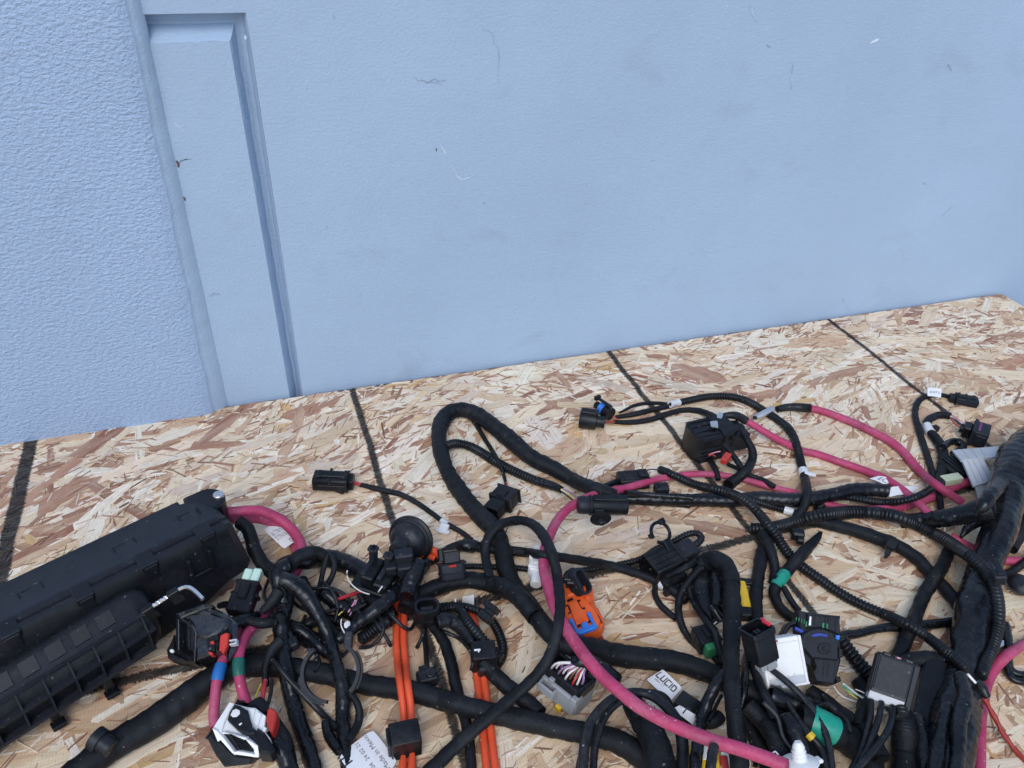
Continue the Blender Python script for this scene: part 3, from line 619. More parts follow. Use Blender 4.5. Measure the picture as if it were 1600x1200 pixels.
class Plates:
    """moulded plates of one rigid housing, outlines read off a zoomed view (origin ox, oy, scale k)"""
    def __init__(s, fr, ox, oy, k): s.fr, s.ox, s.oy, s.k = fr, ox, oy, k
    def px(s, pts): return [(s.ox + x / s.k, s.oy + y / s.k) for x, y in pts]
    def add(s, m, pts, z0, z1, c=0.3): m.prism(loc(s.fr, s.px(pts), z1), z0, z1, c); return m
    def disc(s, m, x, y, r_, z0, z1, c=0.3, seg=20): return s.add(m, [(x + r_ * math.cos(2 * math.pi * k / seg), y + r_ * .82 * math.sin(2 * math.pi * k / seg)) for k in range(seg)], z0, z1, c)
    def put(s, name, mat, parent, items, stamp=False, label=None):
        m = RB(s.fr)
        for it in items:
            if len(it) == 3 or len(it) == 4: s.add(m, *it)
            else: s.disc(m, *it[:5], it[5])
        return m.done(name, mat, parent, label, smooth=30, stamp=stamp)
def wires(parent, specs, name='wire'):
    """thin wires between pixels with explicit heights: (points (px,py,h_mm), width px, material)"""
    for pts, w, mt in specs:
        Q = np.array([at(x, y, h / 1000) for x, y, h in pts]); A, _ = spline(Q, 10); r_ = w / 2 * depth(Q[0]) / F
        v, f, q = sweep(A, np.full(len(A), r_), 'wire', end='flat'); MB().add(v, f, q).build(name, MAT[mt], parent, smooth=180)
class Sheet:
    """thin curved paper or plastic sheet between four pixels (in order a b c d), heights in mm; bow lifts its middle"""
    def __init__(s, c, h, bow=0.0):
        s.c = [at(x, y, hh / 1000) for (x, y), hh in zip(c, h if np.ndim(h) else [h] * 4)]; s.bow = bow / 1000
        s.n = np.cross(s.c[1] - s.c[0], s.c[3] - s.c[0]); s.n /= np.linalg.norm(s.n); s.n *= 1 if s.n[2] > 0 else -1
        s.wu = np.linalg.norm(s.c[1] - s.c[0]); s.wv = np.linalg.norm(s.c[3] - s.c[0])
    def p(s, u_, v_, d=0.0): return (s.c[0] * (1 - u_) + s.c[1] * u_) * (1 - v_) + (s.c[3] * (1 - u_) + s.c[2] * u_) * v_ + s.n * (d + s.bow * 4 * u_ * (1 - u_))
    def build(s, name, mat, parent, th=0.0003, rad=0.12, label=None):
        s.th = th; nu, nv = 13, 7; us = np.concatenate([[0], np.linspace(rad * .3, 1 - rad * .3, nu - 2), [1]]); v = []
        def inset(u_): e = min(u_, 1 - u_); return 0.0 if e >= rad * .5 else rad * (1 - math.sqrt(max(0, 1 - ((rad * .5 - e) / (rad * .5)) ** 2))) * 0.8
        for d in (th, 0.0):
            for u_ in us:
                i_ = inset(u_)
                for j in range(nv): v.append(s.p(u_, i_ + (1 - 2 * i_) * j / (nv - 1), d))
        k = nu * nv; f = [tuple(q) for q in grid_faces(nu, nv)] + [tuple(x + k for x in reversed(q)) for q in grid_faces(nu, nv)]
        rim = [i * nv for i in range(nu)] + [(nu - 1) * nv + j for j in range(1, nv)] + [i * nv + nv - 1 for i in range(nu - 2, -1, -1)] + [j for j in range(nv - 2, 0, -1)]
        f += [(rim[i], rim[(i + 1) % len(rim)], rim[(i + 1) % len(rim)] + k, rim[i] + k) for i in range(len(rim))]
        q = np.cross(v[f[0][1]] - v[f[0][0]], v[f[0][3]] - v[f[0][0]])
        if np.dot(q, s.n) < 0: f = [tuple(reversed(x)) for x in f]
        return MB().add(v, f).build(name, mat if not isinstance(mat, str) else MAT[mat], parent, 60, label)
    def bars(s, parent, segs, lw, mat='ink', name='printed_lettering'):
        """printed strokes: each (u0,v0,u1,v1) in sheet units, lw = stroke width in metres"""
        m = MB()
        for u0, v0, u1, v1 in segs:
            a, b_ = np.array([u0 * s.wu, v0 * s.wv]), np.array([u1 * s.wu, v1 * s.wv]); d = b_ - a; ln = np.linalg.norm(d) + 1e-9; n_ = np.array([-d[1], d[0]]) / ln * lw / 2; e = d / ln * lw / 2
            q = [a - e + n_, a - e - n_, b_ + e - n_, b_ + e + n_]; m.add([s.p(x / s.wu, y / s.wv, s.th + 0.00012) for x, y in q], [(0, 1, 2, 3), (3, 2, 1, 0)])
        return m.build(name, MAT[mat], parent, 0)
    def text(s, parent, txt, u0, v0, ang, size, mat='ink', name='printed_lettering'):
        """a line of print: starts at (u0,v0), runs at ang degrees in the sheet, letter height in metres"""
        cu = bpy.data.curves.new('lettering', 'FONT'); cu.body = txt; cu.size = size * 1.35; ob = bpy.data.objects.new('lettering', cu); sc.collection.objects.link(ob)
        bpy.context.view_layer.update(); me = bpy.data.meshes.new_from_object(ob); c_, n_ = math.cos(R(ang)), math.sin(R(ang))
        v = [s.p(u0 + (q.co.x * c_ - q.co.y * n_) / s.wu, v0 + (q.co.x * n_ + q.co.y * c_) / s.wv, s.th + 0.00012) for q in me.vertices]; f = [tuple(p_.vertices) for p_ in me.polygons]
        bpy.data.objects.remove(ob); bpy.data.meshes.remove(me)
        return MB().add(v, f + [tuple(reversed(q)) for q in f] if False else f).build(name, MAT[mat], parent, 0)
G_PINK, G_LOOM, G_CONV, G_ORG, G_PLUG, G_TAG = 'pink power cables', 'black taped wiring looms', 'black corrugated conduits', 'orange high voltage cables', 'loose plugs on thin black leads', 'white printed tags'
def plug(t_, a, b, h, W, H, mat='black', tail=0.28, hollow=1.3, latch=1, roll=0, hb=None, names=('plug_body', 'rear_boot', 'latch'), lmat=None):
    fr = Fr(a, b, h, hb, roll); Lm = fr.L; x = tail * Lm
    m = RB(fr); m.rrect(x, Lm, -W / 2, W / 2, -H / 2, H / 2, min(W, H) * 0.26, hollow, Lm * 0.25)
    for sy in (-1, 1): m.box(x + 1, Lm * 0.86, sy * W / 2 - 0.5, sy * W / 2 + 0.7, -H * 0.12, H * 0.12, 0.3)
    m.rrect(x - 0.2, x + 1.8, -W / 2 - 0.8, W / 2 + 0.8, -H / 2 - 0.6, H / 2 + 0.6, min(W, H) * 0.26)
    m.box(Lm * 0.55, Lm * 0.62, -W / 2 - 0.4, W / 2 + 0.4, H / 2 - 0.4, H / 2 + 0.5, 0.2); m.done(names[0], mat, t_, stamp=True)
    r_ = RB(fr); r_.rrect(-0.5, x, -W * 0.38, W * 0.38, -H * 0.4, H * 0.4, min(W, H) * 0.2)
    for k in range(2): r_.rrect(x * (0.25 + 0.35 * k), x * (0.4 + 0.35 * k), -W * 0.42, W * 0.42, -H * 0.44, H * 0.44, min(W, H) * 0.2)
    r_.done(names[1], mat, t_)
    if latch:
        l_ = RB(fr); l_.box(x + 1, Lm * 0.92, -W * 0.2, W * 0.2, H / 2 - 0.2, H / 2 + 1.3, 0.4); l_.box(x + 1.5, x + 4, -W * 0.32, W * 0.32, H / 2 - 0.2, H / 2 + 2.0, 0.5); l_.box(Lm * 0.78, Lm * 0.9, -W * 0.27, W * 0.27, H / 2, H / 2 + 1.9, 0.4); l_.done(names[2], lmat or mat, t_)
    return fr
# ------------------------------------------------------------------ fuse box, lower corner
fb = Fr(None, None, o=(-0.0447, -0.2522, 0), X=(0.9026, 0.4305, 0))
fbx = thing('fuse_box', (-0.1, -0.28, 0), 'long black ribbed fuse box housing with a bent steel pin on its front', 'fuse box')
m = RB(fb)
def loft(mb, secs, c=0):
    v = [q for s_ in secs for q in s_]; n = len(secs[0]); f = grid_faces(len(secs), n, True)
    f += [tuple(range(n))[::-1], tuple((len(secs) - 1) * n + k for k in range(n))]
    mb.add(mb.fr.w(v), f)
def sec(x, sk=0, k=1.0, zb=0):                           # cross section of the housing
    P = [(58, zb), (57, 40), (55.5, 57.5), (53, 60), (14, 66.5), (10, 68.8), (6.5, 68.8), (5, 66.8), (1.5, 67.2), (0, 69.6), (-3.5, 69.6), (-5.5, 66.5), (-6.5, 60), (-9, 34), (-13, zb + 2), (-12, zb)]
    return [(x + sk * (z / 70), y * k if y > 0 else y, z) for y, z in P]
loft(m, [sec(-330), sec(-110), sec(-70, 0, 1, 2), sec(-40, -1, 1, 8), sec(-9, -6, 1, 22)])
loft(m, [[(x_ + 0.0, min(y_, 49), z_) for x_, y_, z_ in sec(-9.2, -6, 0.92, 22)], [(x_, y_, z_) for x_, y_, z_ in sec(8, -11, 0.86, 24)], [(x_ + 0.5, 24 + (y_ - 24) * 0.86, 40 + (z_ - 40) * 0.86) for x_, y_, z_ in sec(13, -10, 0.84, 24)]])
m.prism([(-9, 28), (10, 28)] + [(4.5 + 13.5 * math.cos(R(a_)), 41 + 13.5 * math.sin(R(a_))) for a_ in range(-50, 86, 9)] + [(-9, 54.5)], 30, 60.4, 2.0)
m.done('housing', 'box', fbx, smooth=30, stamp=True)
m = RB(fb); m.cyl(0, 3.0, 4.2, (13.0, 38.5, 59), 'z'); m.done('mounting_rivet', 'tin', fbx)
for x in (-150, -104, -60, -17):                           # lid clips straddling the ridge
    m = RB(fb); m.box(x - 6, x + 6, -6.4, 8.5, 63, 70.0, 0.8); m.box(x - 4.5, x + 4.5, -7.6, -5.5, 56, 68.6, 0.6); m.done('lid_clip', 'box', fbx)
for x in (-128, -64, -15):                                 # slot brackets on the lid
    m = RB(fb)
    for dx in (-7.5, 7.5): m.box(x + dx - 0.7, x + dx + 0.7, 24, 33, 60, 64.6, 0.3)
    m.box(x - 6, x + 1, 32, 33.2, 60, 63.6, 0.3); m.done('slot_bracket', 'black', fbx)
m = RB(fb)                                                 # raised catch on the front
for dx in (-8, 8): m.box(-28 + dx - 1.4, -28 + dx + 1.4, -12, -5, 40, 60, 0.6)
m.box(-36, -20, -11, -6, 39, 42.5, 0.6); m.done('front_catch', 'box', fbx)
TZ = lambda x: 0.10 * min(0, x + 75) if x > -200 else -12.5       # the duct sinks a little towards its far end
def xprism(m, poly, x0, x1):
    n = len(poly); v = [(x, y, z + TZ(x)) for x in (x0, x1) for y, z in poly]; f = [(k, (k + 1) % n, n + (k + 1) % n, n + k) for k in range(n)] + [tuple(range(n))[::-1], tuple(range(n, 2 * n))]
    a = sum(poly[k][0] * poly[(k + 1) % n][1] - poly[(k + 1) % n][0] * poly[k][1] for k in range(n))
    m.add(m.fr.w(v), f if a > 0 else [tuple(reversed(q)) for q in f])
m = RB(fb)                                                 # cable duct: low rounded cover with a rounded nose
DP = [(-5, 59.5), (-9, 60.8), (-14, 60.2), (-19, 57), (-24, 51.5), (-28, 45), (-30.5, 36), (-30.5, 20), (-22, 10), (-5, 10)]
def dsec(x, k): return [(x, -9 + (y + 9) * k, 36 + (z - 36) * k + TZ(x)) for y, z in DP]
loft(m, [dsec(-330, 1), dsec(-200, 1), dsec(-82, 1), dsec(-76, 0.96), dsec(-71.5, 0.85), dsec(-69, 0.65), dsec(-68, 0.3)])
m.done('cable_duct', 'box', fbx, smooth=40, stamp=True)
for k in range(9):
    x = -93 - 16.5 * k; m = RB(fb); xprism(m, [(-15.2, 59.2), (-15.6, 60.6), (-23.2, 54.2), (-22.6, 52.6)], x - 12, x - 1.5); m.done('raised_tile', 'box', fbx, smooth=0)
for y, z, d in ((-27.0, 49.5, 1.1), (-33.5, 39, 1.1), (-36.0, 25, 1.3)):
    m = RB(fb); xprism(m, [(y + 5, z - d), (y - 0.6, z - d), (y - 0.6, z + d), (y + 5, z + d)], -330, -200); xprism(m, [(y + 5, z - d), (y - 0.6, z - d), (y - 0.6, z + d), (y + 5, z + d)], -200, -72 - (50 - z) * .25); m.done('rib', 'slate', fbx, smooth=0)
for k in range(10):
    x = -80 - 16.5 * k; m = RB(fb); xprism(m, [(-25, 48), (-27.4, 50.2), (-34, 39.5), (-36.4, 25), (-33, 23.6), (-29, 36)], x - 0.6, x + 0.6); m.done('rib', 'slate', fbx, smooth=0)
for x in (-113, -148):
    m = RB(fb); m.box(x - 3, x + 3, -34, -24, 3, 18, 0.8); m.box(x - 4.5, x + 4.5, -38, -31, 2, 6, 0.8); m.done('mounting_foot', 'black', fbx)
pin = thing('spring_pin', at(250, 940, 0.05), 'bright bent steel pin with a coil spring on the black fuse box', 'pin')
fp = Fr((222, 958), (284, 918), 55, 66)
m = RB(fp); Lp = fp.L; m.tube([(0, 0, 0), (Lp * .5, 0, 0), (Lp * 0.9, 0, 0), (Lp + 1.5, -0.8, 0.4), (Lp + 5, -4, 0), (Lp + 7.6, -10, -2.5), (Lp + 9.6, -17, -5)], 1.5); m.done('pin_rod', 'steel', pin)
m = RB(fp); th = np.linspace(0, 2 * math.pi * 10, 160); m.tube([(Lp * .30 + Lp * .38 * k / (2 * math.pi * 10), 2.2 * math.cos(k), 2.2 * math.sin(k)) for k in th], 0.45, seed=3); m.done('coil_spring', 'steel', pin)
for x in (0.16, 0.80):
    m = RB(fp); m.box(Lp * x - 4.5, Lp * x + 3.5, -2.6, 2.6, -9, 2.3, 0.5); m.done('pin_guide', 'black', pin)
# ------------------------------------------------------------------ lowest layer, centre and left
cable('flat_taped_lead', 'thin black taped lead running down from the oval socket', 'wiring lead', [(668, 950), (677, 977), (692, 1000), (705, 1037), (712, 1070), (722, 1105), (730, 1137), (735, 1175), (737, 1230)], [17, 19, 18, 16], 'cloth', group=G_LOOM)
t = thing('orange_cable_pair', at(745, 1080), 'orange cable pair in a red taped sleeve beside the small corrugated loops', 'cable', G_ORG)
part(t, 'orange_tape', [(733, 950), (737, 970), (743, 1000), (748, 1030)], [17, 22, 20], 'cloth', 'orange', flat=0.7)
part(t, 'orange_wire', [(740, 1020), (745, 1055), (748, 1080), (752, 1120), (755, 1150), (763, 1230)], 12.5, 'rubber', 'orange'); part(t, 'orange_wire', [(750, 1020), (755, 1050), (759, 1080), (764, 1120), (768, 1150), (778, 1230)], 12.5, 'rubber', 'orange')
OP2 = t
t = thing('line_clip', at(667, 1058), 'small black clip on a dark strap beside the red orange cables', 'clip')
part(t, 'strap', [(662, 985), (665, 1012), (667, 1048)], 8, 'wire', 'black')
f_ = Fr((652, 1064), (682, 1056), 6); m = RB(f_); m.box(0, f_.L, -5, 5, -5, 5, 1); m.box(3, 10, 4, 9, -3, 4, .6); m.cyl(-5.5, 6.5, 4, (f_.L * .7, 0, 0), 'z'); m.done('clip_body', 'black', t, stamp=True)
# long thick trunk along the bottom
t = cthing('trunk_loom', 'thick black cloth taped loom crossing under the paired orange cables', 'wiring loom', [(100, 1225), (140, 1192), (165, 1173), (230, 1135), (284, 1097), (326, 1066), (364, 1043), (414, 1039), (470, 1046), (500, 1052), (550, 1064), (600, 1074), (650, 1082), (700, 1096), (750, 1110), (800, 1121), (866, 1136), (924, 1148), (968, 1160), (997, 1178), (1040, 1225)], [48, 46, 44, 34, 32, 31, 33, 36, 38], 'cloth', group=G_LOOM, hmax=0.022)
f_ = Fr((175, 1170), (148, 1152), 20, 24); m = RB(f_); m.cyl(0, 9, 6, ax='x'); m.cyl(8, 14, 7.5, ax='x'); m.done('end_stud', 'rubber', t)
# ------------------------------------------------------------------ pink cables by the fuse box
t = thing('pink_cable_pair', at(460, 850), 'two pink cables arching out of the fuse box end', 'cable', G_PINK)
PT = [(345, 800, 38), (372, 799, 36), (403, 798, 32), (433, 809, 24), (458, 830, 16), (471, 855, 12), (466, 885, 10), (450, 908, 8), (433, 930, 8), (418, 955, 12), (400, 975, 20), (383, 996, 24), (374, 1020, 24), (373, 1045, 22), (376, 1070, 16), (386, 1100, 8), (392, 1112, 8)]
part(t, 'pink_cable', PT, [15, 17, 17, 15, 17, 17], 'rubber', 'pink')
PT2 = [(350, 810, 24), (372, 811, 24), (400, 810, 18), (428, 818, 8), (450, 836, 4), (462, 858, 3), (461, 885, 2), (445, 918, 2), (425, 940, 2), (405, 965, 8), (384, 985, 14), (366, 1005, 18), (352, 1025, 20), (341, 1055, 18), (336, 1090, 10), (334, 1120, 4), (337, 1140, 2)]
part(t, 'pink_cable', PT2, [14, 15, 15, 14, 17, 17], 'rubber', 'pink')
f2 = lambda a, b, w, mt, h, n, lab: wrap(t, n, a, b, w, mt, 'wire', h, 1.12, lab)
f2((373, 1028), (374, 1058), 17, 'dgreen', 23, 'green_tape_band', 'dark green tape'); f2((347, 1036), (339, 1066), 17, 'btape', 18.5, 'blue_tape_band', 'blue tape')
s_ = Sheet([(464, 845), (444, 858), (412, 828), (432, 815)], [14, 14, 12, 13], 0.4)
tg = thing('printed_tag', at(438, 836), 'small white printed tag stuck to the pink cable arch', 'tag', G_TAG); s_.build('paper_tag', 'paper', tg)
for k, (tx, u0) in enumerate((('P021 5756', 0.72), ('ASL1 7096', 0.52), ('L728 11 T0', 0.33), ('A150 0001', 0.12))): s_.text(tg, tx, 1 - u0, 0.36, 90, 0.0021, 'fadedink')
s_.bars(tg, [(0.22, 0.06, 0.30, 0.06), (0.30, 0.06, 0.34, 0.12), (0.34, 0.12, 0.30, 0.2), (0.30, 0.2, 0.22, 0.2), (0.22, 0.2, 0.18, 0.12), (0.18, 0.12, 0.22, 0.06)], 0.0004)
cable('fuse_box_lead', 'short black taped lead curving out of the fuse box end', 'wiring lead', [(372, 815, 30), (387, 826, 28), (397, 856, 18), (410, 880, 10), (432, 900, 6)], [20, 22, 22], 'cloth', group=G_LOOM)
# ------------------------------------------------------------------ upper right, lowest layer
cable('pink_power_cable', 'pink cable looping behind the round white tag into the fat black loom', 'power cable', [(1560, 741, 6), (1545, 745, 5), (1512, 753, 2), (1487, 762, 0), (1462, 775, 0), (1432, 786, 0), (1400, 794, 0), (1370, 796, 0), (1320, 795, 0), (1270, 782, 0), (1240, 778, 0)], 13, 'rubber', 'pink', group=G_PINK)
t = thing('thin_plug_lead', at(1440, 680), 'thin black lead with a small white tag and a tiny plug at its tip', 'wiring lead', G_PLUG)
part(t, 'lead', [(1490, 622), (1470, 617), (1450, 618), (1435, 627), (1430, 645), (1436, 672), (1445, 700), (1452, 722), (1461, 752), (1468, 777), (1471, 800)], [6, 9.5, 10, 10], 'cloth')
plug(t, (1484, 621), (1527, 629), 5, 12.5, 9, 'slate', 0.2); 
s_ = Sheet([(1449, 619), (1470, 622), (1471, 608), (1449, 606)], [9, 8, 11, 11], 0.8); s_.build('small_tag', 'paper', t); s_.text(t, '0473', .15, .35, 0, 0.004, 'fadedink')
t = thing('purple_slot_plug_lead', at(1465, 690), 'short black lead ending in a square plug with a purple slot', 'wiring lead', G_PLUG)
part(t, 'lead', [(1487, 651), (1476, 648), (1462, 650), (1449, 658), (1450, 670), (1462, 684), (1472, 700), (1474, 722), (1470, 745), (1468, 765)], [11, 12, 12, 15, 16, 14], 'cloth')
part(t, 'taped_stub', [(1472, 700), (1485, 690), (1498, 691), (1507, 697), (1499, 704), (1487, 709)], [10, 12, 11, 9], 'pvc')
wires(t, [([(1484, 650, 6), (1496, 655, 9), (1508, 666, 8)], 2.4, 'wwire'), ([(1486, 649, 7), (1500, 657, 10), (1510, 664, 8)], 2.4, 'kwire'), ([(1484, 652, 5), (1492, 662, 8), (1503, 670, 7)], 2.2, 'redp')])
wrap(t, 'clear_tie', (1446, 664), (1456, 676), 15, 'nylon', 'wire'); 
f_ = Fr((1458, 667), (1470, 676), 5); m = RB(f_); m.box(0, 6, -3, 3, -3, 3); m.done('tie_head', 'black', t)
fr = Fr((1506, 671), (1543, 683), 10, 10); m = RB(fr); L_ = fr.L; m.rrect(L_ * .3, L_, -11.5, 11.5, -9, 9, 2.0, 1.5, 8); m.box(L_ * .32, L_ * .44, -12.5, 12.5, -9.5, 10.0, .6); m.box(L_ * .5, L_ * .95, -13.2, -11, -4, 6, .6); m.done('plug_body', 'slate', t, stamp=True)
m = RB(fr); m.box(-1, L_ * .3, -7, 7, -6, 7, 1.2); m.cyl(-4, 1, 5, (0, 1, 0)); m.done('rear_boot', 'black', t)
m = RB(fr); m.box(L_ * .52, L_ * .62, -8, 8, 8.2, 9.4, .2); m.done('slot_insert', surf('purple_plastic', (0.16, 0.03, 0.16), 0.4), t)
# pale bracket behind the loom
t = thing('ribbed_bracket', at(1525, 730), 'pale grey ribbed plastic bracket tucked under the fat black loom', 'bracket')
b1 = Sheet([(1487, 706), (1560, 700), (1562, 716), (1501, 722)], [10, 14, 20, 18], 0); b1.build('flange', 'lgrey', t, 0.002, 0.02)
b2 = Sheet([(1502, 721), (1534, 717), (1553, 752), (1520, 762)], [18, 18, 14, 14], 0); b2.build('web', 'lgrey', t, 0.002, 0.02)
b3 = Sheet([(1522, 758), (1552, 752), (1562, 775), (1530, 785)], [13, 13, 4, 4], 0); b3.build('foot', 'lgrey', t, 0.002, 0.02)
for k in (1, 2, 3): b1.bars(t, [(k * .2, 0.05, k * .2 + .03, .95)], 0.0004, 'fadedink', 'rib_line'); b2.bars(t, [(k * .27 - .05, 0.05, k * .27 - .04, .95)], 0.0004, 'fadedink', 'rib_line')
f_ = Fr((1480, 735), (1510, 725), 4); m = RB(f_); m.box(-4, f_.L + 2, -16, 10, -4, 6, 1.5)
for k in range(5): m.box(1 + k * 4, 3 + k * 4, -17, 11, 6, 8, .4)
m.done('bracket_backing', 'black', t)
t = thing('pale_green_plug', at(1485, 750), 'small pale green plug beside the ribbed bracket', 'plug'); fr = Fr((1472, 752), (1499, 747), 12); m = RB(fr); m.rrect(0, fr.L, -4.5, 4.5, -4, 4, 1.2, .9, 4); m.box(3, 8, -2, 2, 4, 5); m.done('plug_body', 'cream', t); wires(t, [([(1476, 756, 8), (1486, 762, 4), (1498, 758, 3)], 2, 'bwire'), ([(1478, 757, 9), (1484, 766, 4), (1500, 764, 3)], 2, 'redp')])
# pink long one
cable('pink_power_cable', 'long pink cable sweeping across the whole harness to the white rosebud clip', 'power cable', [(1248, 771, 0), (1225, 766, 0), (1205, 761, 1), (1180, 754, 2), (1155, 747, 3), (1130, 743, 4), (1105, 741, 4), (1080, 741, 4), (1055, 744, 5), (1030, 748, 6), (1005, 755, 8), (980, 762, 11), (955, 767, 17), (932, 772, 21), (911, 781, 22), (890, 793, 23), (873, 810, 25), (861, 832, 27), (852, 858, 30), (850, 888, 34), (857, 917, 38), (866, 946, 42), (878, 972, 44), (896, 1000, 46), (919, 1031, 46), (942, 1057, 46), (969, 1081, 46), (998, 1104, 46), (1028, 1121, 46), (1056, 1135, 46), (1086, 1147, 46), (1121, 1160, 46), (1152, 1169, 46), (1182, 1179, 46), (1210, 1189, 46), (1232, 1198, 46)], [10.5, 10, 10.5, 12, 14.5, 18, 20, 21, 22, 22], 'rubber', 'pink', group=G_PINK)
# relay cluster
t = thing('relay_module', at(1110, 690), 'bulky black relay holder with red and white wires beside the pink cable end', 'relay')
fr = Fr((1078, 690), (1142, 676), 16, 16); m = RB(fr); L_ = fr.L
m.prism([(0, -8), (4, -17), (L_ * .62, -16), (L_, -10), (L_, 14), (L_ * .5, 17), (3, 16), (0, 10)], -15.5, 13, 2.0)
for y in (-11, -4, 4, 11): m.box(3, L_ * .55, y - .5, y + .5, 12.5, 14, .3)
m.box(L_ * .55, L_ * .62, -17, 17.5, -12, 14.5, .8); m.done('relay_case', 'black', t, stamp=True)
m = RB(fr)
for y in (-13, -8.5, -3.5): m.box(2, L_ * .55, -17.4, -15.2, y - 1.2 + 3, y + 1.2 + 3, .4)
m.done('case_ribs', 'slate', t)
m = RB(fr); m.box(L_ * .8, L_ + 14, -14, 12, -14, 6, 2); m.cyl(L_ + 6, L_ + 18, 7, (0, 6, -5)); m.box(L_ + 2, L_ + 16, -6, 10, -15, 0, 2); m.done('terminal_block', 'black', t, stamp=True)
s_ = Sheet([(1111, 668), (1122, 670), (1121, 659), (1109, 660)], 32, .5); s_.build('tin_tab', 'tin', t, .001)
f_ = Fr((1130, 722), (1138, 711), 26); m = RB(f_); m.box(0, f_.L, -3, 3, -3, 3); m.done('red_latch', 'redp', t)
wires(t, [([(1107, 711, 20), (1116, 707, 26), (1127, 705, 27)], 1.8, 'kwire'), ([(1107, 713, 20), (1113, 710, 24), (1119, 714, 24)], 2, 'redp'), ([(1134, 664, 22), (1140, 669, 22), (1147, 672, 18)], 2, 'kwire'), ([(1136, 663, 24), (1142, 668, 24), (1149, 671, 20)], 1.5, 'wwire')])
for q, w in (([(1127, 700), (1112, 704), (1107, 714), (1115, 727), (1121, 740), (1122, 752)], 9), ([(1130, 692), (1140, 704), (1150, 718), (1160, 732), (1170, 742), (1192, 750), (1212, 762)], 9), ([(1128, 712), (1132, 722), (1143, 728), (1155, 733), (1164, 738)], 7)): part(t, 'taped_lead', q, w, 'cloth')
part(t, 'taped_lead', [(1138, 674), (1150, 673), (1162, 680), (1171, 694), (1177, 710), (1172, 727), (1160, 741), (1146, 752), (1136, 760)], [7, 9, 12, 14, 17, 19], 'cloth')
# twin plugs
t = thing('twin_plug_lead', at(1000, 650), 'thin black lead forking to two round plugs, one with a blue seal', 'wiring lead', G_PLUG)
part(t, 'lead', [(966, 646), (978, 640), (990, 634), (1010, 630), (1030, 630), (1046, 632)], [3, 5, 6, 6], 'cloth'); part(t, 'lead', [(960, 652), (975, 650), (992, 647), (1020, 640), (1047, 634)], [6, 9, 8], 'cloth')
part(t, 'lead', [(956, 659), (980, 660), (1015, 656), (1042, 647), (1065, 641), (1087, 641), (1107, 647), (1124, 657), (1134, 672), (1141, 688)], [6, 9, 9, 9, 10, 11, 11], 'cloth')
wires(t, [([(944, 659, 9), (952, 659, 5), (962, 658, 5)], 2, 'redp'), ([(943, 661, 7), (952, 661, 4), (962, 660, 4)], 2, 'bwire'), ([(956, 649, 9), (961, 653, 7), (966, 656, 6)], 2, 'redp')])
fr = Fr((945, 660), (906, 654), 9); m = RB(fr); L_ = fr.L; m.lathe([(L_ * .32, 7.5), (L_ * .34, 9.2), (L_ * .96, 9.6), (L_, 9.3), (L_, 8), (L_ * .6, 8)], seg=24); m.box(L_ * .34, L_ * .98, -4, 4, 7.5, 12, .6); m.done('round_plug', 'black', t, stamp=True)
m = RB(fr); m.cyl(0, L_ * .34, 5.8); m.cyl(0, 3, 6.5); m.box(L_ * .3, L_ * .42, -2.5, 2.5, 8, 13, .5); m.done('rear_boot', 'black', t)
fr = Fr((955, 648), (931, 632), 12, 12); m = RB(fr); L_ = fr.L; m.lathe([(0, 5), (0.6, 7), (L_ * .38, 7.4), (L_ * .4, 6.2), (L_ * .42, 4.4), (L_ * .98, 4.1), (L_, 3.6)], seg=20); m.box(L_ * .1, L_ * .95, -2, 2, 8.5, 10, .4); m.box(L_ * .85, L_ + 1, -3.5, 3.5, 7, 11.5, .5); m.box(L_ * .05, L_ * .2, -2, 2, 6.5, 9.5, .4); m.done('sealed_plug', 'black', t, stamp=True)
m = RB(fr); m.lathe([(L_ * .4, 6.2), (L_ * .44, 6.9), (L_ * .5, 6.2), (L_ * .54, 6.9), (L_ * .6, 6.2), (L_ * .64, 6.9), (L_ * .69, 6.0)], seg=20); m.done('blue_seal', 'blue', t)
# upper pink cables with lugs
t = thing('pink_power_cable', at(1400, 700), 'pink cable ending in a dark shrink sleeve and a flat metal lug', 'power cable', G_PINK)
part(t, 'pink_jacket', [(1262, 637), (1287, 643), (1312, 652), (1337, 662), (1362, 674), (1387, 687), (1407, 702), (1425, 722), (1443, 742), (1465, 759), (1482, 771), (1505, 786)], [11, 12, 13, 13.5, 13, 13], 'rubber', 'pink')
part(t, 'shrink_sleeve', [(1212, 640), (1225, 637), (1240, 636), (1255, 637), (1268, 638)], [10, 12, 13, 14, 14], 'rubber', 'rubber')
s_ = Sheet([(1176, 652), (1182, 657), (1212, 643), (1206, 636)], [1, 1, 8, 8], 1.0); s_.build('lug', 'tin', t, .0025, .3)
f_ = Fr((1178, 653), (1184, 651), 4); m = RB(f_); m.cyl(-1, 1, 2.2, (1.5, 0, 0), 'z'); m.done('lug_hole', 'black', t)
t = thing('pink_power_cable', at(1300, 720), 'pink cable ending in a bent dark shrink sleeve on the relay holder', 'power cable', G_PINK)
part(t, 'pink_jacket', [(1160, 655, 14), (1172, 661, 12), (1185, 669, 8), (1205, 681, 3), (1230, 694, 1), (1255, 705, 0), (1275, 709, 0), (1312, 722, 0), (1350, 735, 0), (1380, 747, 3), (1405, 762, 8), (1425, 778, 12), (1445, 796, 14), (1456, 808, 12)], [11, 11, 12, 12, 12.5, 13, 13], 'rubber', 'pink')
part(t, 'shrink_sleeve', [(1122, 651, 20), (1135, 649, 24), (1150, 649, 22), (1160, 654, 15), (1168, 659, 13)], [7, 10, 13, 14, 13], 'rubber', 'rubber')
s_ = Sheet([(1119, 655), (1127, 657), (1130, 648), (1122, 646)], 27, .4); s_.build('lug', 'tin', t, .002, .3)
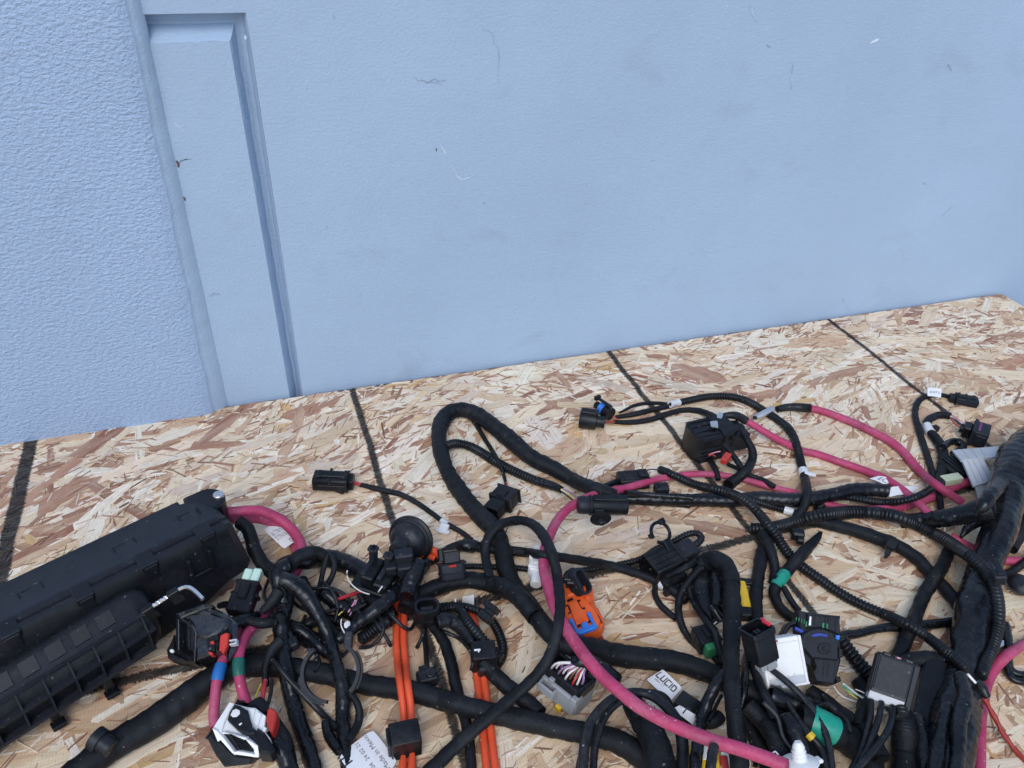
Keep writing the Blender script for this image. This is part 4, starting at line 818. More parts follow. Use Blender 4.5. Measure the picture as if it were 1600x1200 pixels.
# upper trunk (shiny tape) and its paper flags
t = cthing('upper_trunk', 'shiny black vinyl taped loom lying level below the pink cable', 'wiring loom', [(955, 777, 0), (980, 779, 0), (1005, 780, 0), (1030, 781, 0), (1070, 781, 0), (1105, 782, 0), (1155, 781, 1), (1192, 778, 3), (1230, 781, 4), (1262, 780, 5), (1300, 773, 5), (1337, 766, 6), (1365, 765, 6), (1388, 768, 6)], [18, 20, 21, 22, 22, 22], 'pvc', group=G_LOOM)
part(t, 'side_lead', [(975, 770), (1000, 772), (1040, 775), (1062, 776), (1085, 779)], [9, 9, 10], 'pvc'); part(t, 'side_lead', [(1080, 790), (1045, 787), (1000, 785), (970, 783)], [10, 9, 8], 'pvc')
f_ = Fr((1028, 764), (1045, 762), 12); m = RB(f_); m.cyl(0, 9, 5.5); m.box(-3, 4, -5, 5, -4, 4, 1); m.done('end_cap', 'rubber', t)
s_ = Sheet([(1358, 748), (1386, 760), (1392, 749), (1372, 744)], 10, 1); tg = thing('paper_flag', at(1375, 752), 'small white paper flag with black print above the shiny taped loom end', 'tag', G_TAG); s_.build('paper_tag', 'paper', tg); s_.text(tg, 'EC2', .30, .25, 0, .006); 
s_ = Sheet([(1389, 777), (1420, 773), (1437, 762), (1392, 761)], [14, 12, 8, 15], 1.5); tg = thing('paper_flag', at(1410, 768), 'white paper flag wrapped on the shiny taped loom end', 'tag', G_TAG); s_.build('paper_tag', 'paper', tg)
# small black plug behind pink top
t = thing('flat_plug', at(985, 745), 'flat black plug with a wire hoop behind the pink cable', 'plug', G_PLUG); fr = Fr((1012, 748), (966, 752), 8); m = RB(fr); L_ = fr.L; m.rrect(0, L_, -8, 8, -6, 6, 1.5); m.box(2, L_ - 3, -8.6, 8.6, -3, 4, .6); m.box(1, 10, -5, 5, 5, 9, .8); m.box(14, L_ - 4, -6, 6, 5.6, 7, .5); m.done('plug_body', 'black', t); wires(t, [([(1003, 741, 12), (1010, 735, 12), (1020, 733, 10), (1030, 735, 8)], 2, 'cable')]); part(t, 'taped_lead', [(938, 764, 6), (950, 758, 4), (966, 752, 3)], 10, 'pvc')
# conduits of the upper right
cable('corrugated_conduit', 'thin corrugated conduit lying behind the round paper tag and thick loom', 'conduit', [(1275, 797), (1285, 789), (1297, 780), (1312, 776), (1340, 779), (1362, 783), (1387, 785), (1417, 781), (1440, 773), (1457, 762)], 12, 'corr', group=G_CONV, hmax=.02)
t = cthing('corrugated_conduit', 'short corrugated conduit with a clear tie below the shiny loom', 'conduit', [(1165, 778), (1180, 783), (1205, 791), (1230, 798), (1248, 804), (1265, 806)], 12, 'corr', group=G_CONV, hmax=.03); wrap(t, 'clear_tie', (1222, 800), (1240, 805), 14, 'nylon', 'pvc')
t = cthing('arched_conduit', 'corrugated conduit arching high over the relay holder down to the crossing', 'conduit', [(1046, 632), (1060, 629), (1075, 626), (1105, 620), (1130, 619), (1155, 622), (1178, 632), (1195, 643)], [10, 11, 11.5, 12], 'corr', group=G_CONV)
part(t, 'taped_run', [(1190, 640), (1212, 654), (1229, 667), (1240, 682), (1247, 702), (1252, 725), (1257, 745), (1261, 765), (1260, 782), (1252, 800), (1242, 812)], [12, 12.5, 13, 14, 14], 'cloth')
wrap(t, 'clear_tie', (1046, 633), (1062, 629), 14, 'nylon', 'pvc'); wrap(t, 'clear_tie', (1251, 733), (1255, 744), 17, 'nylon', 'pvc'); wrap(t, 'tape_collar', (1226, 662), (1238, 671), 15, 'pvc', 'pvc')
f_ = Fr((1252, 737), (1275, 743), 8); m = RB(f_); m.box(3, f_.L, -2, 2, -1, 1, .4); m.done('tie_tail', 'nylon', t)
# loop loom
t = cthing('looped_loom', 'thick black taped loom bent into a tall narrow loop', 'wiring loom', [(962, 776), (940, 767), (910, 757), (890, 747), (865, 732), (832, 716), (802, 691), (775, 669), (755, 654), (735, 643), (715, 640), (698, 648), (687, 668), (686, 692), (692, 718), (702, 742), (717, 765), (732, 785), (752, 807), (770, 825), (780, 842), (786, 862), (790, 885), (800, 912), (820, 940), (845, 972), (865, 995), (885, 1007), (924, 1013), (968, 1024), (1012, 1029), (1055, 1034), (1099, 1048), (1128, 1060), (1150, 1080)], [22, 23, 25, 27, 25, 25, 24, 26, 29, 29, 30, 31, 33, 34, 34, 34], 'cloth', group=G_LOOM, hmax=.02)
# three things off the loop
t = thing('sensor_conduit', at(800, 735), 'corrugated conduit from the tall loop to a round black sensor plug', 'conduit', G_CONV)
part(t, 'corrugated_sleeve', [(694, 700, 6), (704, 694, 6), (716, 693, 2), (733, 697, 0), (752, 707, 0), (775, 722, 0), (800, 735, 0), (825, 746, 0), (845, 754, 0)], [14, 14, 14.5, 14], 'corr')
part(t, 'taped_end', [(838, 751, 0), (853, 756, 0), (868, 761, 1), (879, 766, 4)], [14, 14, 11], 'pvc')
wires(t, [([(876, 764, 10), (888, 771, 16), (896, 779, 24), (904, 787, 29)], 2.6, 'ywire'), ([(878, 763, 9), (892, 770, 14), (900, 778, 22), (906, 785, 29)], 2.4, 'pwire'), ([(875, 766, 8), (884, 773, 12), (894, 781, 22), (904, 790, 28)], 2.2, 'cable'), ([(876, 765, 11), (885, 770, 15), (890, 774, 18)], 1.6, 'wwire')])
fr = Fr((903, 789), (979, 790), 36, 34); fr.sc = np.array([1, .86, .86]); fr.off = np.zeros(3); m = RB(fr); L_ = fr.L
m.lathe([(L_ * .28, 6), (L_ * .28, 9.4), (L_ * .97, 9.6), (L_, 9.2), (L_, 8), (L_ * .8, 8)], seg=28); m.box(L_ * .3, L_ * .98, -4, 4, 7, 11, .6); m.done('sensor_body', 'black', t, stamp=True)
m = RB(fr); m.lathe([(0, 6), (0, 8), (2, 8.8), (L_ * .22, 8.8), (L_ * .28, 7.5)], seg=24); m.lathe([(L_ * .23, 10), (L_ * .25, 10.4), (L_ * .27, 10)], seg=24); m.box(L_ * .3, L_ * .5, -11, -7, -5, 3, .5); m.done('sensor_collar', 'slate', t)
m = RB(fr); m.cyl(-15, -9, 4.5, (L_ * .42, 0, -2), 'y'); m.lathe([(-14, 5), (-14.6, 8.5), (-16, 9), (-17, 5)], (L_ * .42, 0, -3), 'y', 24); m.lathe([(-16.5, 3), (-19, 3.6), (-20.5, 3.2), (-23, 2.6), (-24, 1.4)], (L_ * .42, 0, -3), 'y', 16); m.done('push_fastener', 'black', t)
t = thing('thin_drop_lead', at(772, 710), 'thin lead hanging off the tall loop to a square black plug', 'wiring lead', G_PLUG)
part(t, 'lead', [(735, 645), (741, 658), (748, 670), (758, 687), (771, 707), (782, 728), (788, 746), (791, 758)], [10, 8.5, 7, 6.5, 6, 5], 'cloth'); wires(t, [([(790, 752, 6), (793, 762, 12), (797, 772, 12)], 2, 'redp'), ([(791, 752, 5), (796, 765, 11), (799, 776, 11)], 1.6, 'kwire'), ([(789, 752, 5), (789, 760, 11), (791, 768, 12)], 2, 'cable')])
fr = Fr((796, 770), (767, 802), 10, 9, roll=8); m = RB(fr); L_ = fr.L; m.rrect(0, L_ * .55, -10.5, 10.5, -7, 7, 1.5); m.box(-.6, 1, -12, 12, -7.5, 7.5, .5); m.box(L_ * .2, L_ * .5, -4, 4, 6.5, 9, .7); m.rrect(L_ * .5, L_, -7.5, 7.5, -6, 6, 1.2, 1.0, 5); m.box(L_ * .42, L_ * .54, -11, 11, -7.6, 7.6, .5); m.done('plug_body', 'black', t, stamp=True)
# long thin leads across the middle
t = thing('red_tipped_plug_lead', at(600, 765), 'thin black lead with a red end and a long black plug lying alone', 'wiring lead', G_PLUG)
part(t, 'lead', [(560, 757), (578, 761), (597, 766), (625, 772), (650, 785), (675, 802), (700, 820), (720, 831), (738, 845)], [7, 8.5, 9, 8, 8.5, 8], 'cloth'); wires(t, [([(548, 754, 8), (556, 755, 6), (564, 758, 4)], 5.5, 'red')])
plug(t, (552, 753), (491, 750), 9, 17, 14, 'black', 0.12)
f_ = Fr((520, 757), (540, 764), 5); m = RB(f_); m.box(0, f_.L, -5, 3, -4, 4, 1.2); m.done('keeper', 'black', t)
wrap(t, 'clear_tie', (689, 814), (701, 821), 12, 'nylon', 'wire'); f_ = Fr((695, 822), (690, 834), 5, 2); m = RB(f_); m.box(-2, f_.L, -4, 4, -2, 2, .6); m.box(3, f_.L - 1, -6, 6, -1, 1, .5); m.done('tie_head', 'nylon', t)
t = cthing('cross_lead', 'black taped lead crossing the middle from the taped hub to the pump plug', 'wiring lead', [(645, 895), (662, 882), (680, 872), (700, 860), (722, 852, 8), (752, 856, 0), (795, 860, 0), (835, 865, 0), (877, 871), (915, 877), (940, 881), (965, 887), (985, 893), (1005, 899), (1022, 906), (1040, 915), (1060, 928), (1075, 940)], [16, 15, 16, 15, 14, 14, 15, 16, 16], 'cloth', group=G_LOOM)
wrap(t, 'tape_knot', (724, 853), (744, 855), 18, 'pvc', 'pvc', extra=1.25); wrap(t, 'clear_tie', (1030, 908), (1040, 918), 19, 'nylon', 'pvc')
cable('thin_corrugated_conduit', 'thin corrugated conduit between the red latch plug and white coupler', 'conduit', [(722, 885, 8), (745, 885, 2), (770, 886, 0), (802, 887, 0), (836, 891, 2)], 9.5, 'corr', group=G_CONV)
t = cthing('thin_corrugated_conduit', 'thin corrugated conduit curling round into the pump plug', 'conduit', [(895, 894, 6), (915, 890, 2), (940, 887, 0), (972, 881, 0), (1002, 873, 0), (1025, 858, 0), (1045, 850, 4), (1060, 842, 8), (1076, 834, 10), (1090, 833, 10), (1097, 840, 10), (1090, 849, 10), (1080, 856, 9)], [8, 9, 9.5, 10, 10, 11, 11], 'corr', group=G_CONV)
fr = Fr((1082, 858), (1012, 892), 13, 13, roll=-6); m = RB(fr); L_ = fr.L; m.rrect(L_ * .4, L_ * .98, -11, 11, -9, 9, 2.5, 1.5, 8)
for y in (-7, -2.5, 3, 8): m.box(L_ * .44, L_ * .96, y - .5, y + .5, 8.6, 9.8, .3)
m.box(L_ * .37, L_ * .43, -12.5, 12.5, -10, 10.4, .8); m.done('pump_plug', 'black', t, stamp=True)
m = RB(fr); m.rrect(0, L_ * .37, -8, 8, -6.5, 7.5, 2); m.box(L_ * .34, L_ * .38, -9, 9, -8, 8.6, .5); m.done('rear_boot', 'slate', t)
m = RB(fr); m.box(L_ * .42, L_ * .9, 10, 19, -9, 0, 1.5); m.box(L_ * .6, L_ * .95, 18, 23, -10, -4, 1); m.done('mounting_flange', 'black', t)
fr = Fr((1046, 857), (1032, 832), 22, 30); m = RB(fr); m.box(-2, fr.L * .55, -3, 3, -2, 2, .6); th = np.linspace(-1.0, 5.0, 40); m.tube([(fr.L + 9.0 * math.cos(k + math.pi), 9.0 * math.sin(k + math.pi), 0) for k in th], 1.5)
m.box(fr.L + 5, fr.L + 10, -9, -4, -2, 2, .5); m.box(fr.L - 1, fr.L + 3, 8, 12, -1.5, 1.5, .5); m.done('ring_clip', 'black', t)
t = thing('white_coupler', at(840, 887), 'small white plastic coupler where the thin conduits meet the pink cable', 'coupler'); fr = Fr((843, 858), (837, 914), 14, 12); m = RB(fr); L_ = fr.L; m.cyl(0, L_ * .3, 5.5); m.box(L_ * .28, L_ * .72, -6.5, 6.5, -5, 6, 1); m.cyl(L_ * .7, L_, 4.5); m.box(L_ * .34, L_ * .42, -7.4, 7.4, -5.4, 6.6, .5); m.box(L_ * .58, L_ * .66, -7.4, 7.4, -5.4, 6.6, .5); m.box(L_ * .44, L_ * .56, -3, 3, 5, 8, .6); m.done('coupler_body', 'white', t, stamp=True)
# ------------------------------------------------------------------ middle: hub, grommet, sockets
cable('side_loom', 'thick black loom from under the square clamp joining the bottom trunk', 'wiring loom', [(748, 1018), (755, 1032), (766, 1046, 4), (787, 1068, 2), (807, 1084, 0), (830, 1103, 0), (845, 1118, 0)], [22, 26, 26], 'cloth', group=G_LOOM, hmax=.015)
t = thing('orange_cable_pair', at(630, 1040), 'bright orange cable pair hanging from the taped hub over the thick trunk', 'cable', G_ORG)
part(t, 'orange_wire', [(619, 935), (620, 955), (619, 1000), (621, 1037), (626, 1075), (630, 1105), (632, 1135), (632, 1160), (630, 1185), (627, 1235)], [11, 11.5, 12, 12.5], 'rubber', 'orange')
part(t, 'orange_wire', [(630, 935), (631, 955), (631, 1000), (634, 1037), (638, 1075), (642, 1105), (643, 1135), (644, 1160), (644, 1185), (642, 1235)], [11, 11.5, 12, 13], 'rubber', 'orange')
fr = Fr((630, 1136), (637, 1178), 16, 14); fr.L = fr.L; m = RB(fr); L_ = fr.L; m.rrect(0, L_ * .86, -9.8, 9.8, -11, 9, 1.5, 1, 2); m.box(L_ * .1, L_ * .8, -11.8, -9.4, -8, 8, .8); m.done('square_clamp', 'black', t, stamp=True)
wrap(t, 'tape_band', (636, 1170), (637, 1185), 27, 'pvc', 'pvc', 3)
# hub looms
cable('hub_loom', 'thick taped loom from the taped hub toward the tall loop leg', 'wiring loom', [(632, 955), (640, 940), (655, 930), (675, 921), (700, 912), (737, 907), (775, 914), (800, 924), (822, 945), (838, 965)], [26, 25, 27, 29, 29], 'cloth', group=G_LOOM, hmax=.02)
t = cthing('hub_loom', 'thick dark loom behind the open black cable clips', 'wiring loom', [(432, 900), (440, 886), (455, 878), (480, 876), (510, 872), (540, 880), (565, 893), (590, 905), (615, 912), (640, 905)], [24, 26, 30, 30, 28], 'pvc', group=G_LOOM, hmax=.016)
part(t, 'taped_knot', [(446, 898), (456, 880), (470, 868), (488, 862), (506, 866), (515, 880)], [20, 22, 18, 16], 'cloth'); part(t, 'taped_lead', [(512, 866), (508, 880), (503, 900), (497, 925), (488, 945)], [9, 8, 9], 'cloth'); part(t, 'taped_lead', [(516, 866), (523, 880), (519, 900), (506, 922), (496, 940)], [9, 9, 10], 'cloth')
part(t, 'under_loom', [(505, 925), (530, 945), (560, 962), (590, 968), (620, 960)], [24, 26, 28], 'pvc', hmax=.01); part(t, 'corrugated_sleeve', [(560, 1000), (575, 992), (592, 978), (612, 968)], 20, 'corr', hmax=.01)
part(t, 'under_loom', [(560, 905), (572, 925), (590, 945), (612, 955)], [24, 26, 20], 'cloth', hmax=.006); part(t, 'under_loom', [(455, 990), (480, 975), (505, 968), (535, 972)], [16, 18, 16], 'pvc', hmax=.012); part(t, 'corrugated_sleeve', [(470, 930), (488, 948), (500, 968), (505, 990)], 13, 'corr', hmax=.012)
for q_ in ([(455, 905), (480, 920), (512, 918), (540, 930), (552, 950)], [(478, 960), (470, 985), (486, 1005), (510, 1012)], [(520, 960), (545, 985), (548, 1010), (530, 1030)], [(600, 940), (585, 965), (600, 990), (612, 1012)], [(650, 950), (662, 985), (650, 1015)], [(420, 905), (412, 930), (425, 950)], [(690, 985), (720, 1000), (740, 1030), (735, 1050)], [(500, 905), (520, 925), (528, 950), (522, 975)], [(448, 930), (470, 950), (500, 958), (530, 950)], [(590, 955), (600, 985), (580, 1010), (560, 1012)], [(470, 1005), (490, 1018), (500, 1035), (490, 1052)], [(610, 960), (640, 985), (655, 960), (668, 965)]): part(t, 'thin_lead', q_, 6, 'wire', hmax=.02)
part(t, 'red_lead', [(524, 938), (540, 932), (556, 927), (575, 922)], 6, 'wire', 'red'); wires(t, [([(556, 936, 18), (550, 948, 16), (543, 958, 12)], 2.6, 'kwire'), ([(558, 936, 18), (552, 952, 15), (545, 964, 12)], 2.2, 'pwire'), ([(536, 955, 14), (532, 958, 13), (528, 962, 12)], 2, 'ywire')])
part(t, 'under_loom', [(470, 905), (478, 925), (486, 945), (500, 965), (515, 985), (530, 1000)], [20, 22, 20], 'cloth', hmax=.008)
part(t, 'under_loom', [(412, 960), (440, 975), (470, 985), (500, 1010), (530, 1030)], [20, 24, 22], 'pvc', hmax=.008)
t = cthing('diagonal_loom', 'scuffed shiny black loom running diagonally below the open clips', 'wiring loom', [(668, 876), (656, 888), (643, 902), (622, 923), (600, 942), (577, 961), (556, 977), (538, 992), (526, 1002)], [18, 25, 24, 22, 21, 21, 16], 'pvc', group=G_LOOM, hmax=.03)
s_ = Sheet([(540, 984), (549, 976), (545, 970), (536, 977)], 33, .5); s_.build('paint_scuff', 'scuff', t, .0008, .6); wires(t, [([(534, 966, 30), (532, 976, 30), (536, 985, 28), (541, 993, 24)], 2, 'scuff')], 'paint_scuff')
part(t, 'taped_knot', [(655, 880), (648, 896), (640, 915), (636, 935)], [26, 30, 26], 'pvc', hmax=.02)
f_ = Fr((628, 915), (634, 948), 14, 12); wrap(t, 'tape_band', (636, 922), (634, 934), 26, 'pvc', 'pvc')
# grommet
t = thing('rubber_grommet', at(640, 850), 'big round black rubber grommet standing on edge on its cable neck', 'grommet')
c = at(637, 846, 0.024); ax = np.array([-0.62, -0.70, 0.34]); fr = Fr(None, None, o=c, X=ax); fr.sc = np.array([.87] * 3); fr.off = np.zeros(3)
m = RB(fr); m.lathe([(-9, 12), (-8.5, 17.5), (-7, 19.6), (-5, 20.2), (-3.2, 19.8), (-2.6, 18), (-2.4, 16.4), (-1.2, 16.4), (-0.9, 18.3), (0.5, 18.2), (2.5, 17.2), (5, 15.8), (7, 13.2), (8.2, 10.4), (9.2, 8.8), (13, 8), (22, 7.4), (24, 6.6)], seg=40, cap=True); m.done('grommet_body', 'rubber', t, smooth=50, stamp=True)
m = RB(fr); m.lathe([(-9.5, 19.6), (-8, 22.6), (-5.6, 22.9), (-4, 20.6)], seg=40); m.done('grommet_lip', 'black', t, smooth=60)
q = [at(628, 862, .03), at(624, 875, .022), at(622, 890, .016)]; A, _ = spline(np.array(q), 8); v, f, uv_ = sweep(A, np.full(len(A), .0078), 'cloth'); MB().add(v, f, uv_).build('taped_neck', MAT['cloth'], t, 180)
for q, w in (([(655, 855, 14), (670, 856, 12), (682, 863, 8), (690, 872, 3)], 11), ([(655, 868, 10), (668, 868, 6), (680, 872, 3)], 11)):
    Q = np.array([at(x, y, h / 1000 + .004) for x, y, h in q]); A, _ = spline(Q, 10); v, f, uv_ = sweep(A, np.full(len(A), w / 2 * depth(Q[0]) / F), 'rubber'); MB().add(v, f, uv_).build('orange_wire', MAT['orange'], t, 180, label='orange wire emerging behind the grommet')
# open cable clips
t = thing('open_cable_clip', at(590, 890), 'black open cable clip with two hinged jaws, edges scraped white', 'clip'); fr = Fr((552, 892), (612, 912), 22, 20); m = RB(fr); L_ = fr.L
m.box(2, L_ * .95, -11, 13, -7, -3.5, 1); m.box(L_ * .3, L_ * .62, -8, 15, -4, 7, 1.2); m.box(L_ * .62, L_ * .98, -9, 8, -4, 4, 1.2); m.done('clip_base', 'black', t, stamp=True)
for x, h in ((.28, 19), (.68, 17)):
    m = RB(fr); m.box(L_ * x, L_ * x + 4.5, 8, 16, -3, h, .8); m.box(L_ * x - 2, L_ * x + 6, 9, 15, h - 3, h, .8); m.box(L_ * x, L_ * x + 4, -6, 9, 5, 8, .6); m.done('hinged_jaw', 'slate', t)
m = RB(fr); th = np.linspace(-.3, 1.9, 20); m.tube([(L_ * .03 + 15 * (1 - math.cos(k)), -12.5, 10 - 15 * math.sin(k)) for k in th], .55); m.tube([(L_ * .8, -10, -2), (L_ * .86, -10.5, 3), (L_ * .9, -9, 6)], .6); m.done('scraped_edge', 'scuff', t)
t = thing('square_clip', at(635, 875), 'square black clip block sitting on the taped hub beside the grommet', 'clip'); fr = Fr((617, 880), (646, 876), 30, 30); m = RB(fr); L_ = fr.L; m.box(0, L_, -2, 8, -4, 8, 1.2); m.box(1, L_ - 1, -9, -1, -7, 2, 1); m.box(-8, 1, -6, 4, -8, 1, 1); m.done('clip_body', 'slate', t, stamp=True)
# red latch plug
t = thing('red_latch_plug', at(705, 885), 'black plug with a small red latch on a thin corrugated conduit', 'plug', G_PLUG); fr = Fr((704, 868), (708, 905), 26, 12); m = RB(fr); L_ = fr.L
m.rrect(L_ * .3, L_, -10.5, 10.5, -8, 6, 4, 1.4, 8); m.box(L_ * .28, L_ * .36, -11.5, 11.5, -8.5, 7, .8); m.box(L_ * .7, L_ * .76, -11.2, 11.2, -8.5, 6.6, .6); m.done('plug_body', 'slate', t, stamp=True)
m = RB(fr); m.box(-4, L_ * .3, -6.5, 6.5, -4, 8.5, 1); m.box(-6, L_ * .2, -10, -6, -4, 4, .8); m.done('latch_cover', 'black', t)
m = RB(fr); m.box(L_ * .36, L_ * .46, -3.4, 3.4, 5, 8.6, 1.2); m.done('red_latch', 'redp', t)
wires(t, [([(694, 908, 8), (695, 914, 6), (694, 922, 4)], 1.6, 'wwire')])
# ring clamp, open
t = thing('small_clip', at(560, 945), 'small black cable clip tangled under the diagonal loom', 'clip'); fr = Fr((548, 955), (572, 942), 12, 14); m = RB(fr); m.box(0, fr.L, -4, 4, -3, 4, 1); m.box(fr.L * .2, fr.L * .5, -8, 8, -2, 3, .8); m.box(fr.L * .7, fr.L * .95, -3, 7, 2, 7, .6); m.done('clip_body', 'black', t)
t = thing('small_clip', at(455, 1005), 'small black cable clip low on the hanging loom bend', 'clip'); fr = Fr((447, 1012), (466, 1003), 16, 18); m = RB(fr); m.box(0, fr.L, -4, 4, -3, 4, 1); m.box(-3, 3, -6, 6, -2, 6, .8); m.box(fr.L * .5, fr.L * .8, -2, 9, 0, 4, .6); m.done('clip_body', 'slate', t)
# ------------------------------------------------------------------ left column looms
t = cthing('hanging_loom', 'thick crinkled black loom bending down from the taped hub beside the pink cables', 'wiring loom', [(455, 884), (442, 889), (436, 900), (441, 915), (444, 935), (441, 962), (440, 985), (442, 1010), (446, 1045), (456, 1087), (466, 1125), (479, 1162), (492, 1205), (498, 1235)], [28, 32, 30, 27, 26, 25, 27, 27], 'pvc', group=G_LOOM, hmax=.03)
part(t, 'branch_lead', [(438, 920), (425, 940), (408, 958)], [20, 16, 12], 'cloth'); part(t, 'branch_lead', [(440, 1000), (428, 1012), (419, 1030), (414, 1050), (417, 1075)], [18, 16, 12, 10], 'cloth')
t = cthing('hanging_loom', 'black taped loom passing through the open ring clamp', 'wiring loom', [(438, 905), (450, 908), (466, 918), (482, 936), (494, 955), (507, 978), (516, 1003), (525, 1035), (533, 1065), (537, 1095), (536, 1125), (539, 1160), (543, 1205), (545, 1235)], [24, 26, 26, 24, 20, 20, 21, 26, 22, 22, 22], 'pvc', group=G_LOOM, hmax=.045)
part(t, 'branch_lead', [(545, 1080), (556, 1095), (562, 1112), (559, 1132), (549, 1150), (541, 1162)], [10, 12, 13, 12], 'cloth')
part(t, 'thin_lead', [(425, 1030), (438, 1045), (452, 1062), (475, 1086), (500, 1112), (520, 1132), (531, 1142)], [9, 9, 10, 11, 11], 'wire')
part(t, 'branch_lead', [(508, 1125), (512, 1145), (521, 1163), (531, 1176)], [12, 18, 14], 'pvc')
t = thing('ring_clamp', at(515, 1050), 'large open black plastic ring clamp around the hanging loom', 'clamp')
c = at(517, 1050, 0.034); fr = Fr(None, None, o=c, X=RIGHT, Z=-FWD + np.array([0, 0, .7]))
def arc(m, r_, a0, a1, wd, th_, n=20):
    A = np.linspace(R(a0), R(a1), n); v = []
    for k in A:
        for rr_, zz in ((r_, -wd / 2), (r_ + th_, -wd / 2), (r_ + th_, wd / 2), (r_, wd / 2)): v.append((rr_ * math.cos(k), rr_ * math.sin(k), zz))
    f = grid_faces(n, 4, True) + [(0, 1, 2, 3), tuple((n - 1) * 4 + q for q in (3, 2, 1, 0))]; m.add(m.fr.w(v), f)
m = RB(fr); arc(m, 17.5, 130, 268, 6, 2.4); arc(m, 20.2, 190, 262, 3, 1.2); m.box(-17, -11.5, 13, 15, -3, 3, .5); arc(m, 14, 130, 150, 5, 1); m.done('clamp_half', 'slate', t)
m = RB(fr); arc(m, 17.5, -42, 62, 6, 2.4); arc(m, 20.2, -30, 40, 3, 1.2); m.box(7.5, 13, 15, 26, -2.5, 2.5, .6); m.done('clamp_half', 'slate', t)
# connector with pale green insert
t = thing('green_tipped_plug', at(385, 925), 'small black plug with a pale green terminal tip', 'plug', G_PLUG); fr = Fr((371, 962), (398, 890), 26, 36); m = RB(fr); L_ = fr.L
m.box(L_ * .02, L_ * .42, -9, 9, -5, 5, 1.2); m.box(L_ * .38, L_ * .72, -8, 8, -5, 5, 1); m.box(L_ * .30, L_ * .62, -3.6, 3.6, 4.4, 7.2, .8); m.box(L_ * .40, L_ * .48, -10.5, 10.5, -5.6, 3, .8); m.box(L_ * .62, L_ * .7, -9, 9, -5.4, 5.6, .6); m.done('plug_body', 'black', t, stamp=True)
m = RB(fr); m.box(L_ * .70, L_, -6.6, -0.3, -3.8, 3.8, .9); m.box(L_ * .70, L_ * .97, 0.1, 6.2, -3.8, 3.8, .9); m.done('terminal_tip', 'pgreen', t)
part(t, 'taped_lead', [(365, 948, 24), (352, 944, 22), (340, 948, 18)], [10, 11, 9], 'pvc'); part(t, 'taped_lead', [(378, 965, 26), (395, 972, 26), (412, 974, 24), (432, 972, 20)], [14, 17, 16], 'cloth')
# big header connector
t = thing('wide_header_plug', at(325, 990), 'big glossy black connector housing with red locking slides, mouth open', 'plug'); fr = Fr(None, None, o=at(325, 985, .040), X=at(350, 990, .040) - at(290, 975, .040), Z=np.array([-.02, -.42, .90])); p = Plates(fr, 250, 880, 7.5)
fr2 = Fr(None, None, o=at(277, 960, .041), X=at(303, 982, .041) - at(277, 960, .041), Z=np.array([-.62, -.62, .48])); p2 = Plates(fr2, 250, 880, 7.5)
p.put('header_shell', 'gloss', t, [([(215, 605), (340, 580), (560, 490), (640, 520), (800, 600), (800, 760), (690, 860), (690, 1030), (420, 1130), (405, 800), (330, 690)], -30, -1, 2.0), ([(300, 610), (560, 560), (760, 640), (760, 720), (700, 800), (560, 880), (430, 860), (380, 720)], -1.5, 1.6, 1.6), ([(440, 580), (520, 545), (600, 570), (580, 600), (470, 610)], 1, 2.6, .8)], True)
p.put('top_cover', 'gloss', t, [([(190, 590), (250, 560), (500, 468), (620, 485), (570, 520), (340, 600), (240, 645)], -4, 2.4, 1.0), ([(640, 520), (800, 600), (900, 700), (880, 1000), (800, 1130), (770, 1120), (820, 900), (810, 700), (700, 600)], -20, -2, 2.0)])
p2.put('mouth_frame', 'gloss', t, [([(185, 585), (215, 600), (218, 1020), (185, 1045)], -8, 1.2, .5), ([(190, 585), (240, 640), (392, 745), (392, 785), (280, 705), (205, 660)], -8, 1.2, .5), ([(388, 745), (420, 830), (402, 1165), (378, 1140), (390, 850)], -8, 1.2, .5), ([(185, 1045), (218, 1010), (300, 1075), (400, 1120), (402, 1165), (340, 1150)], -8, 1.2, .5)])
p2.put('terminal_block', 'slate', t, [([(205, 640), (390, 780), (395, 1130), (205, 1030)], -9, -6, .4), ([(272, 710), (290, 722), (290, 1060), (272, 1050)], -6.2, -4, .3), ([(330, 760), (342, 768), (346, 1090), (332, 1085)], -6.2, -4.8, .3)])
p.put('red_slide', 'redp', t, [([(702, 850), (760, 812), (806, 820), (790, 960), (740, 1065), (716, 1030), (690, 1022)], -6, 1.8, .6)]); p.put('red_catch', 'redp', t, [([(585, 915), (630, 908), (638, 945), (592, 950)], -4, 1.5, .3)]); p.put('red_catch', 'redp', t, [([(558, 1035), (615, 1043), (622, 1070), (580, 1073)], -4, 1.5, .3)])
p.put('slot_marks', 'black', t, [([(545, 890), (600, 860), (690, 858), (690, 905), (640, 905), (640, 1035), (560, 1025)], -3, 1.0, .2)]); p.put('grey_latch', 'lgrey', t, [([(805, 900), (890, 882), (896, 896), (812, 914)], -3, 2, .3), ([(808, 945), (890, 925), (896, 940), (812, 958)], -3, 2, .3), ([(880, 885), (896, 882), (898, 938), (882, 936)], -3, 2, .3)])
p.put('lower_flange', 'black', t, [([(70, 1010), (165, 830), (185, 1060), (330, 1120), (400, 1165), (200, 1145), (85, 1110)], -32, -20, 1.5)]); p.put('white_bush', 'white', t, [(137, 1025, 26, -21, -18.5, .4)])
part(t, 'taped_lead', [(358, 978, 26), (372, 972, 26), (388, 968, 24), (404, 962, 18)], [22, 20, 16], 'pvc')
